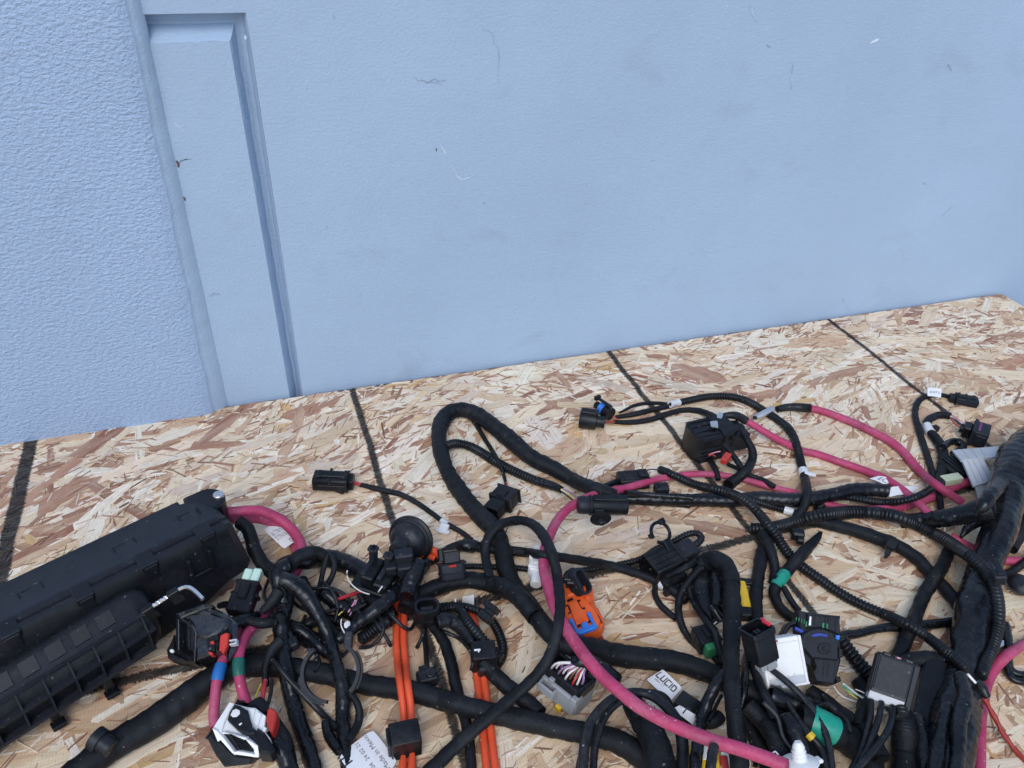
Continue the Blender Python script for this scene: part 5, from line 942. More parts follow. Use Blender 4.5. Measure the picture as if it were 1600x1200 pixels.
# white framed connector bottom left
t = thing('white_frame_plug', at(372, 1145), 'white framed connector with black cover and dark red slide', 'plug'); fr = Fr((352, 1152), (396, 1124), 30, 30, roll=-8)
fr = Fr(None, None, o=at(372, 1135, .034), X=at(405, 1150, .034) - at(345, 1120, .034), Z=np.array([-.05, -.12, 1.0])); p = Plates(fr, 300, 1060, 8.57)
fr2 = Fr(None, None, o=at(346, 1145, .0345), X=at(400, 1164, .0345) - at(346, 1145, .0345), Z=np.array([-.42, -.66, .62])); p2 = Plates(fr2, 300, 1060, 8.57)
p.put('white_frame', 'white', t, [([(275, 665), (500, 312), (565, 332), (430, 600), (400, 720)], -6, 1.2, .5), ([(400, 722), (440, 590), (560, 335), (740, 380), (850, 392), (950, 470), (990, 500), (965, 690), (1050, 805), (1035, 830), (880, 880), (720, 800)], -6, 0, .5), ([(745, 400), (850, 410), (800, 600), (770, 560)], -1, 1.0, .3), ([(870, 440), (930, 475), (880, 640), (830, 610)], -1, 1.4, .3), ([(960, 640), (1000, 660), (950, 760), (920, 730)], -1, 1.0, .3)], True)
p2.put('front_frame', 'white', t, [([(270, 670), (330, 700), (420, 800), (560, 985), (575, 1030), (530, 1000), (380, 830), (340, 850)], -2.5, 1.0, .4), ([(395, 725), (430, 720), (720, 795), (735, 815), (700, 825), (520, 750), (410, 745)], -2.5, .8, .3), ([(715, 815), (760, 830), (870, 900), (912, 960), (885, 1062), (860, 1062), (830, 1000), (822, 950)], -2.5, .9, .4), ([(560, 985), (620, 975), (800, 1008), (860, 1030), (870, 1062), (640, 1030), (575, 1022)], -2.5, .9, .4)])
p2.put('dark_grille', 'black', t, [([(400, 735), (520, 742), (705, 822), (825, 955), (805, 1005), (640, 970), (550, 960)], -5, -2, .3)] + [([(560 + 8 * k, 790 + 30 * k), (700 + 14 * k, 835 + 26 * k), (704 + 14 * k, 845 + 26 * k), (566 + 8 * k, 802 + 30 * k)], -2.2, -1.2, .1) for k in range(5)] + [([(505, 760), (530, 770), (650, 950), (630, 955)], -2.2, -.8, .2)])
p.put('black_cover', 'black', t, [([(565, 335), (640, 360), (745, 425), (780, 560), (805, 640), (860, 690), (840, 740), (720, 745), (600, 670), (470, 545), (500, 440)], .2, 4.2, 1.0), ([(720, 745), (860, 690), (870, 640), (960, 700), (1090, 890), (1100, 950), (1040, 1010), (890, 1000), (870, 890), (790, 800)], -8, 3, 2.0)])
p.put('paint_mark', 'scuff', t, [([(515, 490), (545, 425), (590, 405), (640, 430), (640, 470), (600, 510), (545, 515)], 4.0, 4.7, .1), ([(622, 615), (660, 590), (672, 600), (640, 630)], 4.0, 4.6, .1)])
p.put('red_slide', 'redp', t, [([(990, 560), (1010, 400), (1060, 385), (1130, 440), (1130, 520), (1075, 720), (1040, 700)], -12, .5, 1.0)])
p.put('rear_boot', 'black', t, [([(560, 330), (600, 250), (720, 330), (830, 250), (900, 220), (1000, 290), (1010, 380), (950, 470), (850, 385), (740, 370)], -12, -.8, 2), ([(630, 290), (700, 290), (720, 320), (640, 320)], -1, .4, .3)])
p2.put('lower_shell', 'black', t, [([(180, 800), (255, 720), (330, 830), (380, 830), (560, 1010), (640, 1035), (800, 1050), (780, 1160), (420, 1200), (300, 1040)], -22, -3.2, 1.5), ([(170, 800), (250, 690), (270, 700), (190, 820)], -6, -2.5, .4)])
p.put('side_cover', 'black', t, [([(1080, 410), (1140, 470), (1300, 700), (1340, 900), (1290, 1060), (1140, 1010), (1090, 890)], -26, -10, 2)])
wires(t, [([(415, 1062, 26), (412, 1078, 30), (410, 1094, 30), (408, 1106, 26)], 7, 'red'), ([(408, 1068, 20), (402, 1082, 24), (398, 1095, 26)], 2.6, 'ywire'), ([(424, 1060, 24), (424, 1080, 28), (420, 1096, 26), (416, 1110, 22)], 6, 'cable')])
part(t, 'taped_lead', [(420, 1150, 14), (432, 1165, 16), (445, 1182, 12), (455, 1210, 8)], [26, 30, 28], 'pvc')
# paper tag at the bottom
tg = thing('paper_tag', at(590, 1180), 'white printed paper tag lying at the bottom next to the orange cables', 'tag', G_TAG)
s_ = Sheet([(622, 1192), (582, 1140), (528, 1180), (566, 1240)], [5, 5, 8, 8], 0.6); s_.build('paper_sheet', 'paper', tg, rad=.16)
s_.text(tg, 'Made in Mexico  500392', .02, .20, 0, .0037, 'fadedink'); s_.text(tg, '2304  24 02 21', .10, .46, 0, .0032, 'fadedink'); s_.text(tg, 'APTIV', .13, .80, 0, .0085)
# ------------------------------------------------------------------ oval socket and corrugated loops
t = thing('oval_socket', at(668, 955), 'black oval two pin socket facing up below the taped hub', 'socket'); fr = Fr((667, 970), (667, 946), 6, 30); m = RB(fr); L_ = fr.L; m.rrect(0, L_, -9.5, 9.5, -6.5, 6.5, 6, 2.2, 9); m.rrect(L_ * .35, L_ * .46, -10.2, 10.2, -7.2, 7.2, 6); m.done('socket_shell', 'black', t, stamp=True); m = RB(fr); m.box(L_ * .45, L_ * .82, -5, 5, -1.6, 1.6, .5); m.done('inner_tongue', 'slate', t)
part(t, 'taped_run', [(680, 972), (700, 968), (715, 975), (730, 990), (742, 1008)], [22, 24, 24, 20], 'pvc', hmax=.012)
cable('small_corrugated_loop', 'small corrugated conduit arching from the oval socket, carrying a square fastener', 'conduit', [(684, 949), (700, 947), (722, 948), (738, 951), (752, 957), (765, 966), (776, 982), (784, 1002), (786, 1018), (782, 1032), (775, 1040)], [13, 13, 14, 15, 15], 'corr', group=G_CONV, hmax=.03)
cable('small_corrugated_loop', 'small corrugated conduit bent sharply over the red taped sleeve', 'conduit', [(688, 955), (700, 950), (712, 949), (722, 957), (732, 972), (746, 990), (760, 1006), (774, 1020), (784, 1030)], [12, 13, 16, 16, 15], 'corr', group=G_CONV, hmax=.05)
t = thing('square_fastener', at(766, 954), 'small square black fastener on the small corrugated loop', 'clip'); fr = Fr((757, 966), (768, 951), 22, 26); m = RB(fr); m.box(-2, fr.L * .5, -5, 5, -5, 5, 1); m.box(fr.L * .4, fr.L, -4, 4, -3, 4, .8); m.box(fr.L * .8, fr.L + 3, -5.5, 5.5, -4, 5, .6); m.done('fastener_body', 'black', t)
t = thing('white_tie', at(732, 938), 'torn white plastic tie behind the small corrugated loop', 'cable tie'); s_ = Sheet([(722, 940), (741, 944), (741, 928), (723, 932)], [2, 2, 8, 8], 0.5); s_.build('tie_strap', 'nylon', t, .001); wires(t, [([(711, 934, 6), (712, 942, 4), (713, 950, 3)], 3.2, 'wwire'), ([(716, 936, 6), (716, 944, 4), (717, 951, 3)], 2, 'bwire')])
fr = Fr((752, 1010), (756, 1047), 18, 16); t = thing('square_clamp', at(753, 1028), 'square black clamp holding the second orange cable pair', 'clamp'); m = RB(fr); L_ = fr.L; m.rrect(0, L_ * .78, -8, 9.5, -10, 8, 1.5); m.box(L_ * .62, L_ * 1.05, -4, 9, -9, 2, 1.5); m.done('clamp_block', 'black', t, stamp=True); m = RB(fr); m.box(L_ * .36, L_ * .44, -6, -1.5, 7.6, 8.25, .1); m.box(L_ * .40, L_ * .5, -3.5, -2.4, 7.6, 8.25, .1); m.done('scuff_mark', 'scuff', t)
# ------------------------------------------------------------------ orange and grey connectors
t = thing('orange_connector', at(910, 945), 'orange high voltage connector with a blue lock', 'connector')
fr = Fr(None, None, o=at(915, 945, .022), X=at(884, 893, .022) - at(922, 985, .022), Z=np.array([-.20, -.22, .95])); p = Plates(fr, 860, 870, 8.57)
p.put('connector_shell', 'orange_p', t, [([(120, 240), (310, 140), (470, 255), (560, 400), (582, 530), (545, 590), (640, 680), (714, 830), (702, 890), (650, 970), (430, 1085), (330, 1040), (140, 760), (90, 480)], -13, -3, 1.6), ([(130, 260), (300, 152), (450, 255), (520, 400), (540, 530), (505, 590), (600, 690), (662, 830), (650, 880), (625, 930), (390, 1040), (340, 1010), (190, 800), (110, 480)], -3.5, 3.4, 1.4), ([(440, 300), (500, 400), (525, 520), (480, 560), (420, 480), (410, 360)], 3, 6.5, 2.0), ([(170, 260), (290, 190), (400, 330), (420, 470), (230, 520), (160, 420)], 3, 5.0, 1.2)], True)
p.put('lock_bridge', 'orange_p', t, [([(238, 615), (352, 578), (418, 690), (478, 728), (512, 850), (342, 905), (282, 740)], 3.2, 5.2, .5)] + [([(340 - 6 * k, 880 - 16 * k), (505 - 5 * k, 826 - 16 * k), (507 - 5 * k, 832 - 16 * k), (342 - 6 * k, 886 - 16 * k)], 5.1, 5.7, .1) for k in range(3)])
p.put('blue_lock', 'blue', t, [([(342, 975), (590, 888), (630, 915), (600, 950), (385, 1032), (350, 1020)], 3.2, 6.0, .5), ([(258, 840), (296, 828), (378, 1000), (346, 1014)], 3.2, 6.4, .4), ([(488, 748), (530, 738), (602, 895), (568, 910)], 3.2, 6.4, .4), ([(412, 885), (488, 858), (508, 915), (428, 942)], 3.2, 7.0, .4), (276, 846, 27, 3.2, 7.0, .4), (514, 756, 27, 3.2, 7.0, .4)])
p.put('slot_marks', 'black', t, [([(356, 582), (402, 568), (404, 590), (376, 600), (420, 682), (460, 672), (472, 694), (416, 702)], 3.2, 3.75, .05), ([(196, 652), (234, 636), (286, 742), (240, 768), (234, 750), (262, 738), (226, 656), (204, 668)], 3.2, 3.75, .05), ([(350, 912), (402, 892), (412, 930), (366, 946)], 3.2, 4.0, .05), ([(498, 850), (542, 838), (546, 872), (506, 886)], 3.2, 4.0, .05), ([(622, 775), (640, 770), (697, 880), (685, 890)], -3.2, -2.5, .05), ([(220, 575), (300, 545), (306, 570), (226, 600)], 3.2, 4.2, .1)])
part(t, 'rear_wire', [(929, 982), (938, 996), (944, 1006)], 8, 'wire', 'braid', 'faded dark red wire', hmax=.005); part(t, 'rear_wire', [(921, 988), (927, 998), (932, 1006)], 7, 'wire', 'braid', 'faded dark red wire', hmax=.005)
t = thing('loop_socket', at(903, 908), 'small black oval socket strapped over the orange connector', 'socket'); fr = Fr((897, 914), (905, 907), 28, 38); m = RB(fr)
fr = Fr(None, None, o=at(904, 909, .034), X=np.array([.32, -.62, .72])); m = RB(fr); m.rrect(-8, 6, -5.5, 5.5, -10.5, 10.5, 5, 1.8, 9); m.rrect(-4, -2, -6.2, 6.2, -11.2, 11.2, 5); m.done('socket_shell', 'slate', t, stamp=True)
s_ = Sheet([(865, 915), (886, 912), (886, 904), (865, 907)], [36, 34, 34, 36], .8); s_.build('strap', 'slate', t, .0012, .05); f_ = Fr((884, 908), (898, 909), 33); m = RB(f_); m.box(0, f_.L, -5, 5, -3, 4, 1); m.box(-2, 4, -3, 3, 2, 5, .6); m.done('strap_buckle', 'black', t)
t = thing('grey_connector', at(888, 1060), 'grey multi pin connector with coloured wires entering its open black back', 'connector'); fr = Fr((861, 1050), (919, 1082), 14, 14); fr = Fr(None, None, o=at(886, 1061, .020), X=at(913, 1086, .02) - at(862, 1046, .02), Z=np.array([.05, .12, 1.0])); fr.sc = np.array([.80, .84, .84]); fr.off = np.zeros(3); m = RB(fr)
m.rrect(-20, 20, -9, 13, -22, -0.5, 4); m.box(-19, 19, -12.5, -8, -20, -1, 1.5); m.box(-17, -14.5, -17, -12, -10, -2, .8); m.box(-1.5, 1, -17, -12, -10, -2, .8); m.box(-17, 1, -19, -16.5, -10, -2, .8); m.box(-10.5, -5.5, -13, -8.6, -8, 3, .8); m.box(15, 21, -14, -4, -6, 1.5, .8); m.done('grey_shell', 'grey', t, stamp=True)
m = RB(fr)
for y0, y1, x0, x1 in ((-9, -6.2, -21, 20.5), (11, 14, -21, 20.5), (-9, 14, -22, -19), (-9, 14, 17, 20.5)): m.box(x0, x1, y0, y1, -4, 6.5, 1)
m.box(-20, 19, -7, 12, -3, 0.6, .5); m.done('black_back', 'black', t)
m = RB(fr); m.box(2, 8, -15, -11, -24, -17, 1); m.done('yellow_seal', 'yellow', t)
for k, mt in enumerate(('wwire', 'wwire', 'pwire', 'pwire', 'wwire', 'kwire', 'wwire', 'bwire', 'wwire', 'redp', 'wwire', 'pwire')):
    x = -16 + 2.6 * k; y = -3 + 3.5 * (k % 3); m = RB(fr); m.tube([(x, y, 0), (x + .4, y + 2, 6), (x * .55 + 3, 7, 9.5), (x * .35 + 4, 13, 9)], .8, seed=k); m.done('wire', mt, t)
part(t, 'taped_run', [(893, 1036, 18), (905, 1034, 20), (920, 1036, 20), (945, 1050, 16), (965, 1066, 8)], [24, 28, 28, 24], 'pvc')
# ribbon loop over everything in the middle
t = cthing('ribbon_loom', 'flat scuffed black taped loom crossing in front of the orange connector', 'wiring loom', [(766, 905), (760, 880), (758, 856), (765, 836), (778, 822), (795, 815), (815, 813), (832, 819), (846, 832), (856, 850), (864, 870), (870, 893), (873, 915), (875, 946), (872, 978), (864, 1010), (849, 1040), (829, 1065), (799, 1092), (764, 1121), (729, 1150), (690, 1186), (640, 1232)], [14, 15, 17, 18, 18, 17, 16, 17, 18, 20, 23, 24], 'cloth', group=G_LOOM, hmax=.05, flat=.7)
# ------------------------------------------------------------------ right hand mass
cable('crossing_lead', 'black taped lead under the two corrugated conduits toward the fat loom', 'wiring lead', [(1296, 1008), (1316, 994), (1340, 990), (1364, 984), (1392, 980), (1420, 981), (1450, 976), (1486, 972), (1515, 968)], [18, 14, 13, 15, 15, 15], 'pvc', group=G_LOOM)
t = cthing('curved_loom', 'black loom curving under the big conduit with a cable tie fastener on it', 'wiring loom', [(1262, 812), (1290, 818), (1316, 824), (1345, 832), (1376, 843), (1402, 853), (1430, 870), (1451, 892), (1470, 912), (1488, 932), (1502, 952), (1515, 985)], [16, 20, 22, 20, 19, 21, 22], 'cloth', group=G_LOOM)
wrap(t, 'cable_tie', (1380, 845), (1398, 851), 22, 'black', 'pvc'); f_ = Fr((1394, 851), (1383, 872), 12, 4); m = RB(f_); m.box(-3, 5, -4.5, 4.5, -2, 5, .8); m.box(4, f_.L * .8, -2.2, 2.2, -2, 2, .6); m.box(f_.L * .5, f_.L, -1.4, 1.4, -1.5, 1.5, .5); m.done('fastener', 'black', t)
cable('steep_loom', 'black taped loom rising steeply from the black plug module to the conduit bend', 'wiring loom', [(1493, 842), (1486, 856), (1476, 877), (1461, 903), (1445, 928), (1433, 956), (1419, 991), (1409, 1014), (1400, 1036)], [14, 19, 21, 21, 22, 21], 'cloth', group=G_LOOM)
t = thing('pink_power_cable', at(1580, 850), 'pink cable ends passing behind the fat black loom', 'power cable', G_PINK)
part(t, 'pink_jacket', [(1620, 876), (1598, 877), (1575, 876), (1555, 873), (1530, 862), (1506, 850), (1485, 838)], 14, 'rubber', 'pink'); part(t, 'pink_jacket', [(1620, 842), (1600, 838), (1585, 834), (1570, 830), (1550, 826)], 14, 'rubber', 'pink')
t = cthing('edge_loom', 'black lead with wire hoops beside the board corner end of the pink cable', 'wiring lead', [(1620, 862), (1600, 880), (1583, 892), (1566, 898), (1550, 905)], [13, 12, 10], 'cloth', group=G_LOOM)
part(t, 'lead', [(1566, 975), (1573, 1000), (1574, 1025), (1578, 1046), (1592, 1054), (1625, 1050)], [20, 15, 12, 11], 'pvc'); part(t, 'lead', [(1572, 1035), (1580, 1060), (1600, 1066), (1625, 1066)], 11, 'pvc')
part(t, 'lead', [(1620, 760), (1604, 800), (1590, 840), (1580, 860)], [18, 20, 16], 'cloth')
f_ = Fr((1584, 918), (1612, 908), 8, 8); m = RB(f_); m.lathe([(-4, 3), (-3, 9), (0, 11), (3, 10), (6, 6)], (8, 0, 0), 'z', 28); m.done('round_cap', 'rubber', t, stamp=True)
s_ = Sheet([(1560, 1014), (1568, 1010), (1568, 1002), (1560, 1002)], 12, .3); s_.build('metal_tab', 'tin', t, .001)
# fat loom
t = thing('fat_loom', at(1520, 950), 'fattest black wrapped loom running down beside the pink cable', 'wiring loom', G_LOOM)
part(t, 'wrapped_run', [(1632, 676, 6), (1608, 697, 8), (1592, 719, 11), (1580, 745, 14), (1572, 785, 14), (1563, 822, 14), (1552, 852, 12), (1543, 875, 10), (1534, 900, 6), (1528, 930, 4), (1524, 955, 2), (1518, 985, 1), (1512, 1015, 0), (1507, 1045, 0), (1500, 1080, 0), (1492, 1120, 0), (1485, 1160, 0), (1478, 1205, 0), (1475, 1235, 0)], [40, 58, 60, 58, 52, 50, 46, 44, 50, 60, 60, 56, 52, 60, 70, 74, 76, 76], 'pvc', hmax=.05)
part(t, 'joining_sleeve', [(1408, 815), (1430, 813), (1455, 812), (1480, 809), (1505, 804), (1530, 798), (1548, 792)], [22, 26, 27, 29, 34, 38], 'pvc', hmax=.05)
part(t, 'joining_sleeve', [(1500, 842), (1508, 830), (1518, 820), (1534, 811), (1552, 806)], [4, 12, 18, 22, 24], 'pvc', hmax=.05)
part(t, 'loose_fold', [(1522, 806), (1536, 790), (1550, 770), (1566, 752)], [4, 20, 24, 22], 'pvc', hmax=.06)
part(t, 'ridge_fold', [(1500, 1055), (1508, 1090), (1498, 1130), (1496, 1180), (1490, 1230)], [20, 26, 24, 22], 'pvc', hmax=.05); part(t, 'ridge_fold', [(1478, 1100), (1470, 1140), (1462, 1190), (1458, 1230)], [18, 24, 22], 'pvc', hmax=.05)
f_ = Fr((1462, 1042), (1440, 1150), 14, 10); m = RB(f_); m.box(-4, f_.L, -9, 7, -12, 6, 1.5); m.box(2, f_.L * .8, 6.5, 9, -10, 5, .6); m.done('channel', 'black', t, stamp=True)
t = thing('white_flap', at(1438, 1166), 'small white plastic flap between the lower looms', 'tag'); s_ = Sheet([(1433, 1162), (1448, 1160), (1444, 1170), (1437, 1176)], 12, .5); s_.build('flap', 'lgrey', t, .001)
cable('pink_power_cable', 'thick pink cable running down the board edge side over a red twisted wire', 'power cable', [(1640, 990), (1600, 1007), (1580, 1019), (1561, 1035), (1547, 1055), (1540, 1076), (1537, 1096), (1533, 1120), (1531, 1150), (1530, 1180), (1530, 1235)], [15, 16, 18, 17, 16, 17, 19, 20], 'rubber', 'pink', group=G_PINK)
cable('twisted_wire', 'dark red twisted wire running off beside the thick pink cable', 'wire', [(1534, 1084), (1541, 1097), (1554, 1120), (1566, 1144), (1582, 1166), (1600, 1187), (1630, 1215)], 8.5, 'twist', 'braid')
# arches left of the white box
cable('thick_arch_loom', 'thick black loom standing beside the yellow wrapped plug, ending at the square red tab plug', 'wiring loom', [(1206, 826), (1199, 845), (1191, 866), (1186, 890), (1182, 920), (1181, 945), (1183, 975)], [16, 20, 21, 20, 20, 21], 'cloth', group=G_LOOM, hmax=.025)
t = cthing('tangled_loom', 'dark crinkled bundle drooping inside the tall arch', 'wiring loom', [(1102, 885), (1098, 905), (1100, 930), (1106, 955), (1114, 975)], [34, 40, 36, 26], 'pvc', group=G_LOOM, hmax=.02)
part(t, 'side_run', [(1118, 885), (1122, 910), (1124, 935), (1120, 955)], [24, 28, 24], 'pvc', hmax=.03); part(t, 'side_run', [(1110, 945), (1120, 958), (1128, 972)], [14, 14], 'pvc')
wires(t, [([(1104 + 3 * k, 966 + 4 * k, 10), (1112 + 3 * k, 958 + 4 * k, 14), (1122 + 2 * k, 962 + 4 * k, 12)], 2.4, 'wwire' if k % 2 else 'cable') for k in range(4)])
t = thing('yellow_wrapped_plug', at(1165, 932), 'yellow taped plug squeezed between two black looms', 'plug', G_PLUG); fr = Fr((1157, 912), (1166, 952), 6, 5); m = RB(fr); m.rrect(0, fr.L, -4.5, 4, -4, 4, 3); m.done('yellow_wrap', 'yellow', t, stamp=True); m = RB(fr); m.box(fr.L - 3, fr.L + 8, -6, 7, -6, 3, 1); m.box(-4, 2, -4, 9, 0, 3, .5); m.done('plug_body', 'black', t)
cable('thin_loop_lead', 'thin black taped lead bowing out under the pump plug', 'wiring lead', [(1112, 878), (1092, 876), (1076, 884), (1056, 894), (1034, 904), (1023, 920), (1028, 940), (1042, 955), (1058, 968)], [12, 10, 9, 10, 10, 10], 'cloth', group='thin bowed leads below the pump plug', hmax=.03)
t = thing('green_ended_plug', at(1104, 1004), 'small black plug with a dark green end under the thin bowed leads', 'plug', G_PLUG)
fr = Fr((1095, 985), (1117, 1020), 9, 9); m = RB(fr); L_ = fr.L; m.rrect(0, L_ * .74, -9, 9, -7, 7, 2); m.box(L_ * .1, L_ * .6, -3, 3, 6.5, 9, .6); m.box(L_ * .25, L_ * .35, -9.6, 9.6, -7.4, 7.4, .5); m.done('plug_body', 'black', t, stamp=True); m = RB(fr); m.rrect(L_ * .72, L_, -6.5, 6.5, -5.5, 5.5, 1.5)
for y in (-3, 1): m.box(L_ * .76, L_ * .98, y, y + 2, 5, 6.4, .3)
m.done('green_end', 'ggreen', t); wires(t, [([(1095, 988, 8), (1086, 984, 6), (1078, 978, 4)], 2.4, 'braid'), ([(1116, 1021, 8), (1108, 1020, 3), (1096, 1012, 3), (1084, 1000, 3)], 2.4, 'braid')]); part(t, 'boot', [(1112, 1022), (1120, 1030), (1126, 1040)], 12, 'wire', 'black')
cable('thin_loop_lead', 'thin black taped lead bowing widest toward the small green ended plug', 'wiring lead', [(1104, 884), (1092, 890), (1076, 908), (1063, 930), (1060, 952), (1064, 974), (1076, 997), (1092, 1013)], [14, 11, 12, 12, 11, 9], 'cloth', group='thin bowed leads below the pump plug', hmax=.03)
cable('thin_loop_lead', 'thin black taped lead passing inside the bowed pair down behind the tall arch', 'wiring lead', [(1080, 905), (1076, 920), (1084, 941), (1100, 966), (1116, 985), (1123, 1010), (1132, 1040)], [9, 10, 11, 12], 'cloth', group='thin bowed leads below the pump plug', hmax=.035)
# dark looms at the bottom, under the boxes
t = cthing('bottom_loom', 'broad dark looms heaped at the bottom under the white box', 'wiring loom', [(1140, 1082), (1165, 1080), (1190, 1092), (1215, 1110), (1240, 1135), (1262, 1160), (1285, 1200), (1290, 1235)], [34, 40, 44, 44, 40], 'cloth', group=G_LOOM, hmax=.012)
part(t, 'side_run', [(1156, 1100), (1168, 1130), (1180, 1155), (1195, 1180), (1203, 1230)], [22, 24, 24], 'cloth', hmax=.02); part(t, 'side_run', [(1200, 1085), (1230, 1095), (1262, 1102), (1290, 1120)], [30, 34, 30], 'pvc', hmax=.02); part(t, 'side_run', [(1215, 1150), (1232, 1180), (1240, 1235)], [30, 34], 'pvc', hmax=.015)
cable('dotted_tape_lead', 'thin lead in shiny flecked black tape next to the tall arch', 'wiring lead', [(1172, 1012), (1166, 1028), (1164, 1056), (1162, 1084), (1157, 1110)], [10, 12, 13, 12], 'pvc', group=G_LOOM)
cable('shaded_lead', 'black lead slanting behind the square red tab plug down to the bottom looms', 'wiring lead', [(1174, 1020), (1180, 1050), (1190, 1075), (1202, 1100), (1212, 1125)], [14, 15, 16], 'cloth', group=G_LOOM)
t = cthing('green_banded_loom', 'thick black loom with a wide green tape band', 'wiring loom', [(1248, 1122), (1270, 1128), (1300, 1143), (1330, 1160), (1352, 1180), (1365, 1230)], [44, 44, 44, 42], 'cloth', group=G_LOOM, hmax=.02)
wrap(t, 'green_tape_band', (1266, 1128), (1302, 1145), 45, 'green', 'pvc', None, 1.07)
cable('oblique_loom', 'black loom slanting from the round lever connector to the bottom edge', 'wiring loom', [(1262, 1080), (1282, 1092), (1310, 1114), (1340, 1134), (1360, 1152), (1380, 1190)], [26, 26, 24, 26], 'cloth', group=G_LOOM, hmax=.035)
t = cthing('sleeved_loom', 'thick loom with corrugated neck dropping below the black plug module', 'wiring loom', [(1410, 1118), (1412, 1135), (1414, 1160), (1416, 1190), (1416, 1235)], [34, 42, 44, 46], 'cloth', group=G_LOOM, hmax=.02); part(t, 'corrugated_neck', [(1403, 1085), (1406, 1100), (1409, 1116), (1411, 1128)], [22, 25, 27], 'corr', hmax=.02)
cable('under_loom', 'dark loom below the steep conduit end running to the fat loom', 'wiring loom', [(1395, 1042), (1420, 1034), (1450, 1030), (1478, 1036)], [22, 26, 24], 'cloth', group=G_LOOM, hmax=.01)
part(t, 'side_run', [(1340, 1062), (1352, 1085), (1350, 1110), (1340, 1140)], [22, 24, 20], 'cloth', hmax=.012); part(t, 'side_run', [(1225, 1120), (1250, 1160), (1262, 1200), (1266, 1240)], [30, 34, 36], 'pvc', hmax=.025); part(t, 'side_run', [(1165, 1100), (1195, 1130), (1215, 1165), (1225, 1235)], [26, 30, 30], 'cloth', hmax=.02); part(t, 'side_run', [(1430, 1120), (1440, 1150), (1446, 1190), (1448, 1240)], [26, 30, 30], 'pvc', hmax=.012)
for q_ in ([(1190, 1095), (1215, 1120), (1222, 1150), (1240, 1175)], [(1285, 1085), (1300, 1110), (1322, 1125), (1330, 1150)], [(1135, 1120), (1160, 1135), (1178, 1165), (1180, 1200)], [(1250, 1090), (1270, 1105), (1290, 1100), (1310, 1112)]): part(t, 'thin_lead', q_, 8, 'wire')
# big conduit
t = cthing('big_corrugated_conduit', 'largest corrugated conduit, arching over the looms and down beside the fat loom', 'conduit', [(1172, 826), (1188, 826), (1206, 824), (1226, 820), (1250, 813), (1276, 806), (1305, 802), (1335, 800), (1370, 802), (1400, 807), (1427, 817), (1450, 829), (1475, 842), (1497, 857), (1519, 872), (1537, 889), (1550, 908), (1557, 928), (1560, 948), (1560, 970), (1556, 994), (1549, 1016), (1540, 1037), (1533, 1058)], [17, 18, 20, 20, 20, 20, 19, 19, 18, 17], 'corr', group=G_CONV, hmax=.075)
wrap(t, 'cable_tie', (1544, 897), (1553, 907), 22, 'black', 'pvc'); 
f_ = Fr((1552, 905), (1566, 903), 50); f_ = Fr(None, None, o=at(1554, 902, .05), X=np.array([.8, -.4, .2])); m = RB(f_); m.box(-2, 7, -5, 5, -4, 5, 1); m.box(1, 4, -2.5, 2.5, 4.6, 6, .4); m.box(4, 8, 2, 20, -1, 1, .4); m.done('fastener', 'slate', t)
f_ = Fr((1236, 835), (1256, 838), 8); m = RB(f_); m.box(0, f_.L, -4, 5, -4, 5, 1.5); m.box(4, 10, -9, -3, -3, 3, 1); m.done('side_clip', 'black', t)
cable('slanted_conduit', 'taped loom continuing into a long corrugated conduit that slants to the fat loom', 'conduit', [(1030, 733), (1042, 738), (1060, 746), (1080, 755), (1105, 762), (1130, 767), (1152, 775), (1172, 788), (1188, 805), (1200, 820), (1214, 838), (1224, 855), (1236, 870), (1256, 888), (1278, 903), (1302, 920), (1330, 937), (1360, 951), (1390, 963), (1418, 976), (1440, 989), (1460, 1004), (1480, 1020), (1500, 1036), (1512, 1050)], [12, 13, 14, 15, 16, 17, 16, 16, 16, 17, 16], 'corr', group=G_CONV, hmax=.06)
t = thing('metal_pin', at(1518, 1060), 'short bright metal pin at the tip of the slanted conduit', 'pin'); Q = np.array([at(1509, 1050, .040), at(1527, 1070, .034)]); A = np.linspace(0, 1, 6)[:, None] * (Q[1] - Q[0]) + Q[0]; v, f, q = sweep(A, np.full(6, .0009), 'wire'); MB().add(v, f, q).build('pin_rod', MAT['white'], t, 180)
t = thing('cable_knot', at(1534, 1080), 'lumpy black tape knot beside the pink cable below the metal pin', 'tape knot'); part(t, 'taped_knot', [(1524, 1064), (1532, 1072), (1538, 1082), (1544, 1092)], [12, 16, 11], 'pvc')
# taped descent under the big conduit
cable('descending_loom', 'taped loom dropping from the conduit start behind the green tape band', 'wiring loom', [(1190, 832), (1200, 850), (1208, 872), (1211, 893), (1207, 912)], [16, 17, 15, 13], 'cloth', group=G_LOOM, hmax=.03)
t = cthing('green_taped_lead', 'black lead with a green tape band and a bare pointed tip', 'wiring lead', [(1283, 832), (1276, 842), (1263, 855), (1246, 874), (1230, 893), (1216, 910), (1209, 924), (1212, 938), (1222, 954), (1238, 965), (1252, 970)], [6, 14, 19, 19, 19, 18, 16, 16, 17], 'cloth', group=G_LOOM, hmax=.03)
wrap(t, 'green_tape_band', (1226, 897), (1211, 917), 21, 'green', 'pvc', None, 1.05); part(t, 'side_lead', [(1223, 915), (1229, 926), (1238, 942), (1250, 956)], [9, 10, 10], 'cloth')
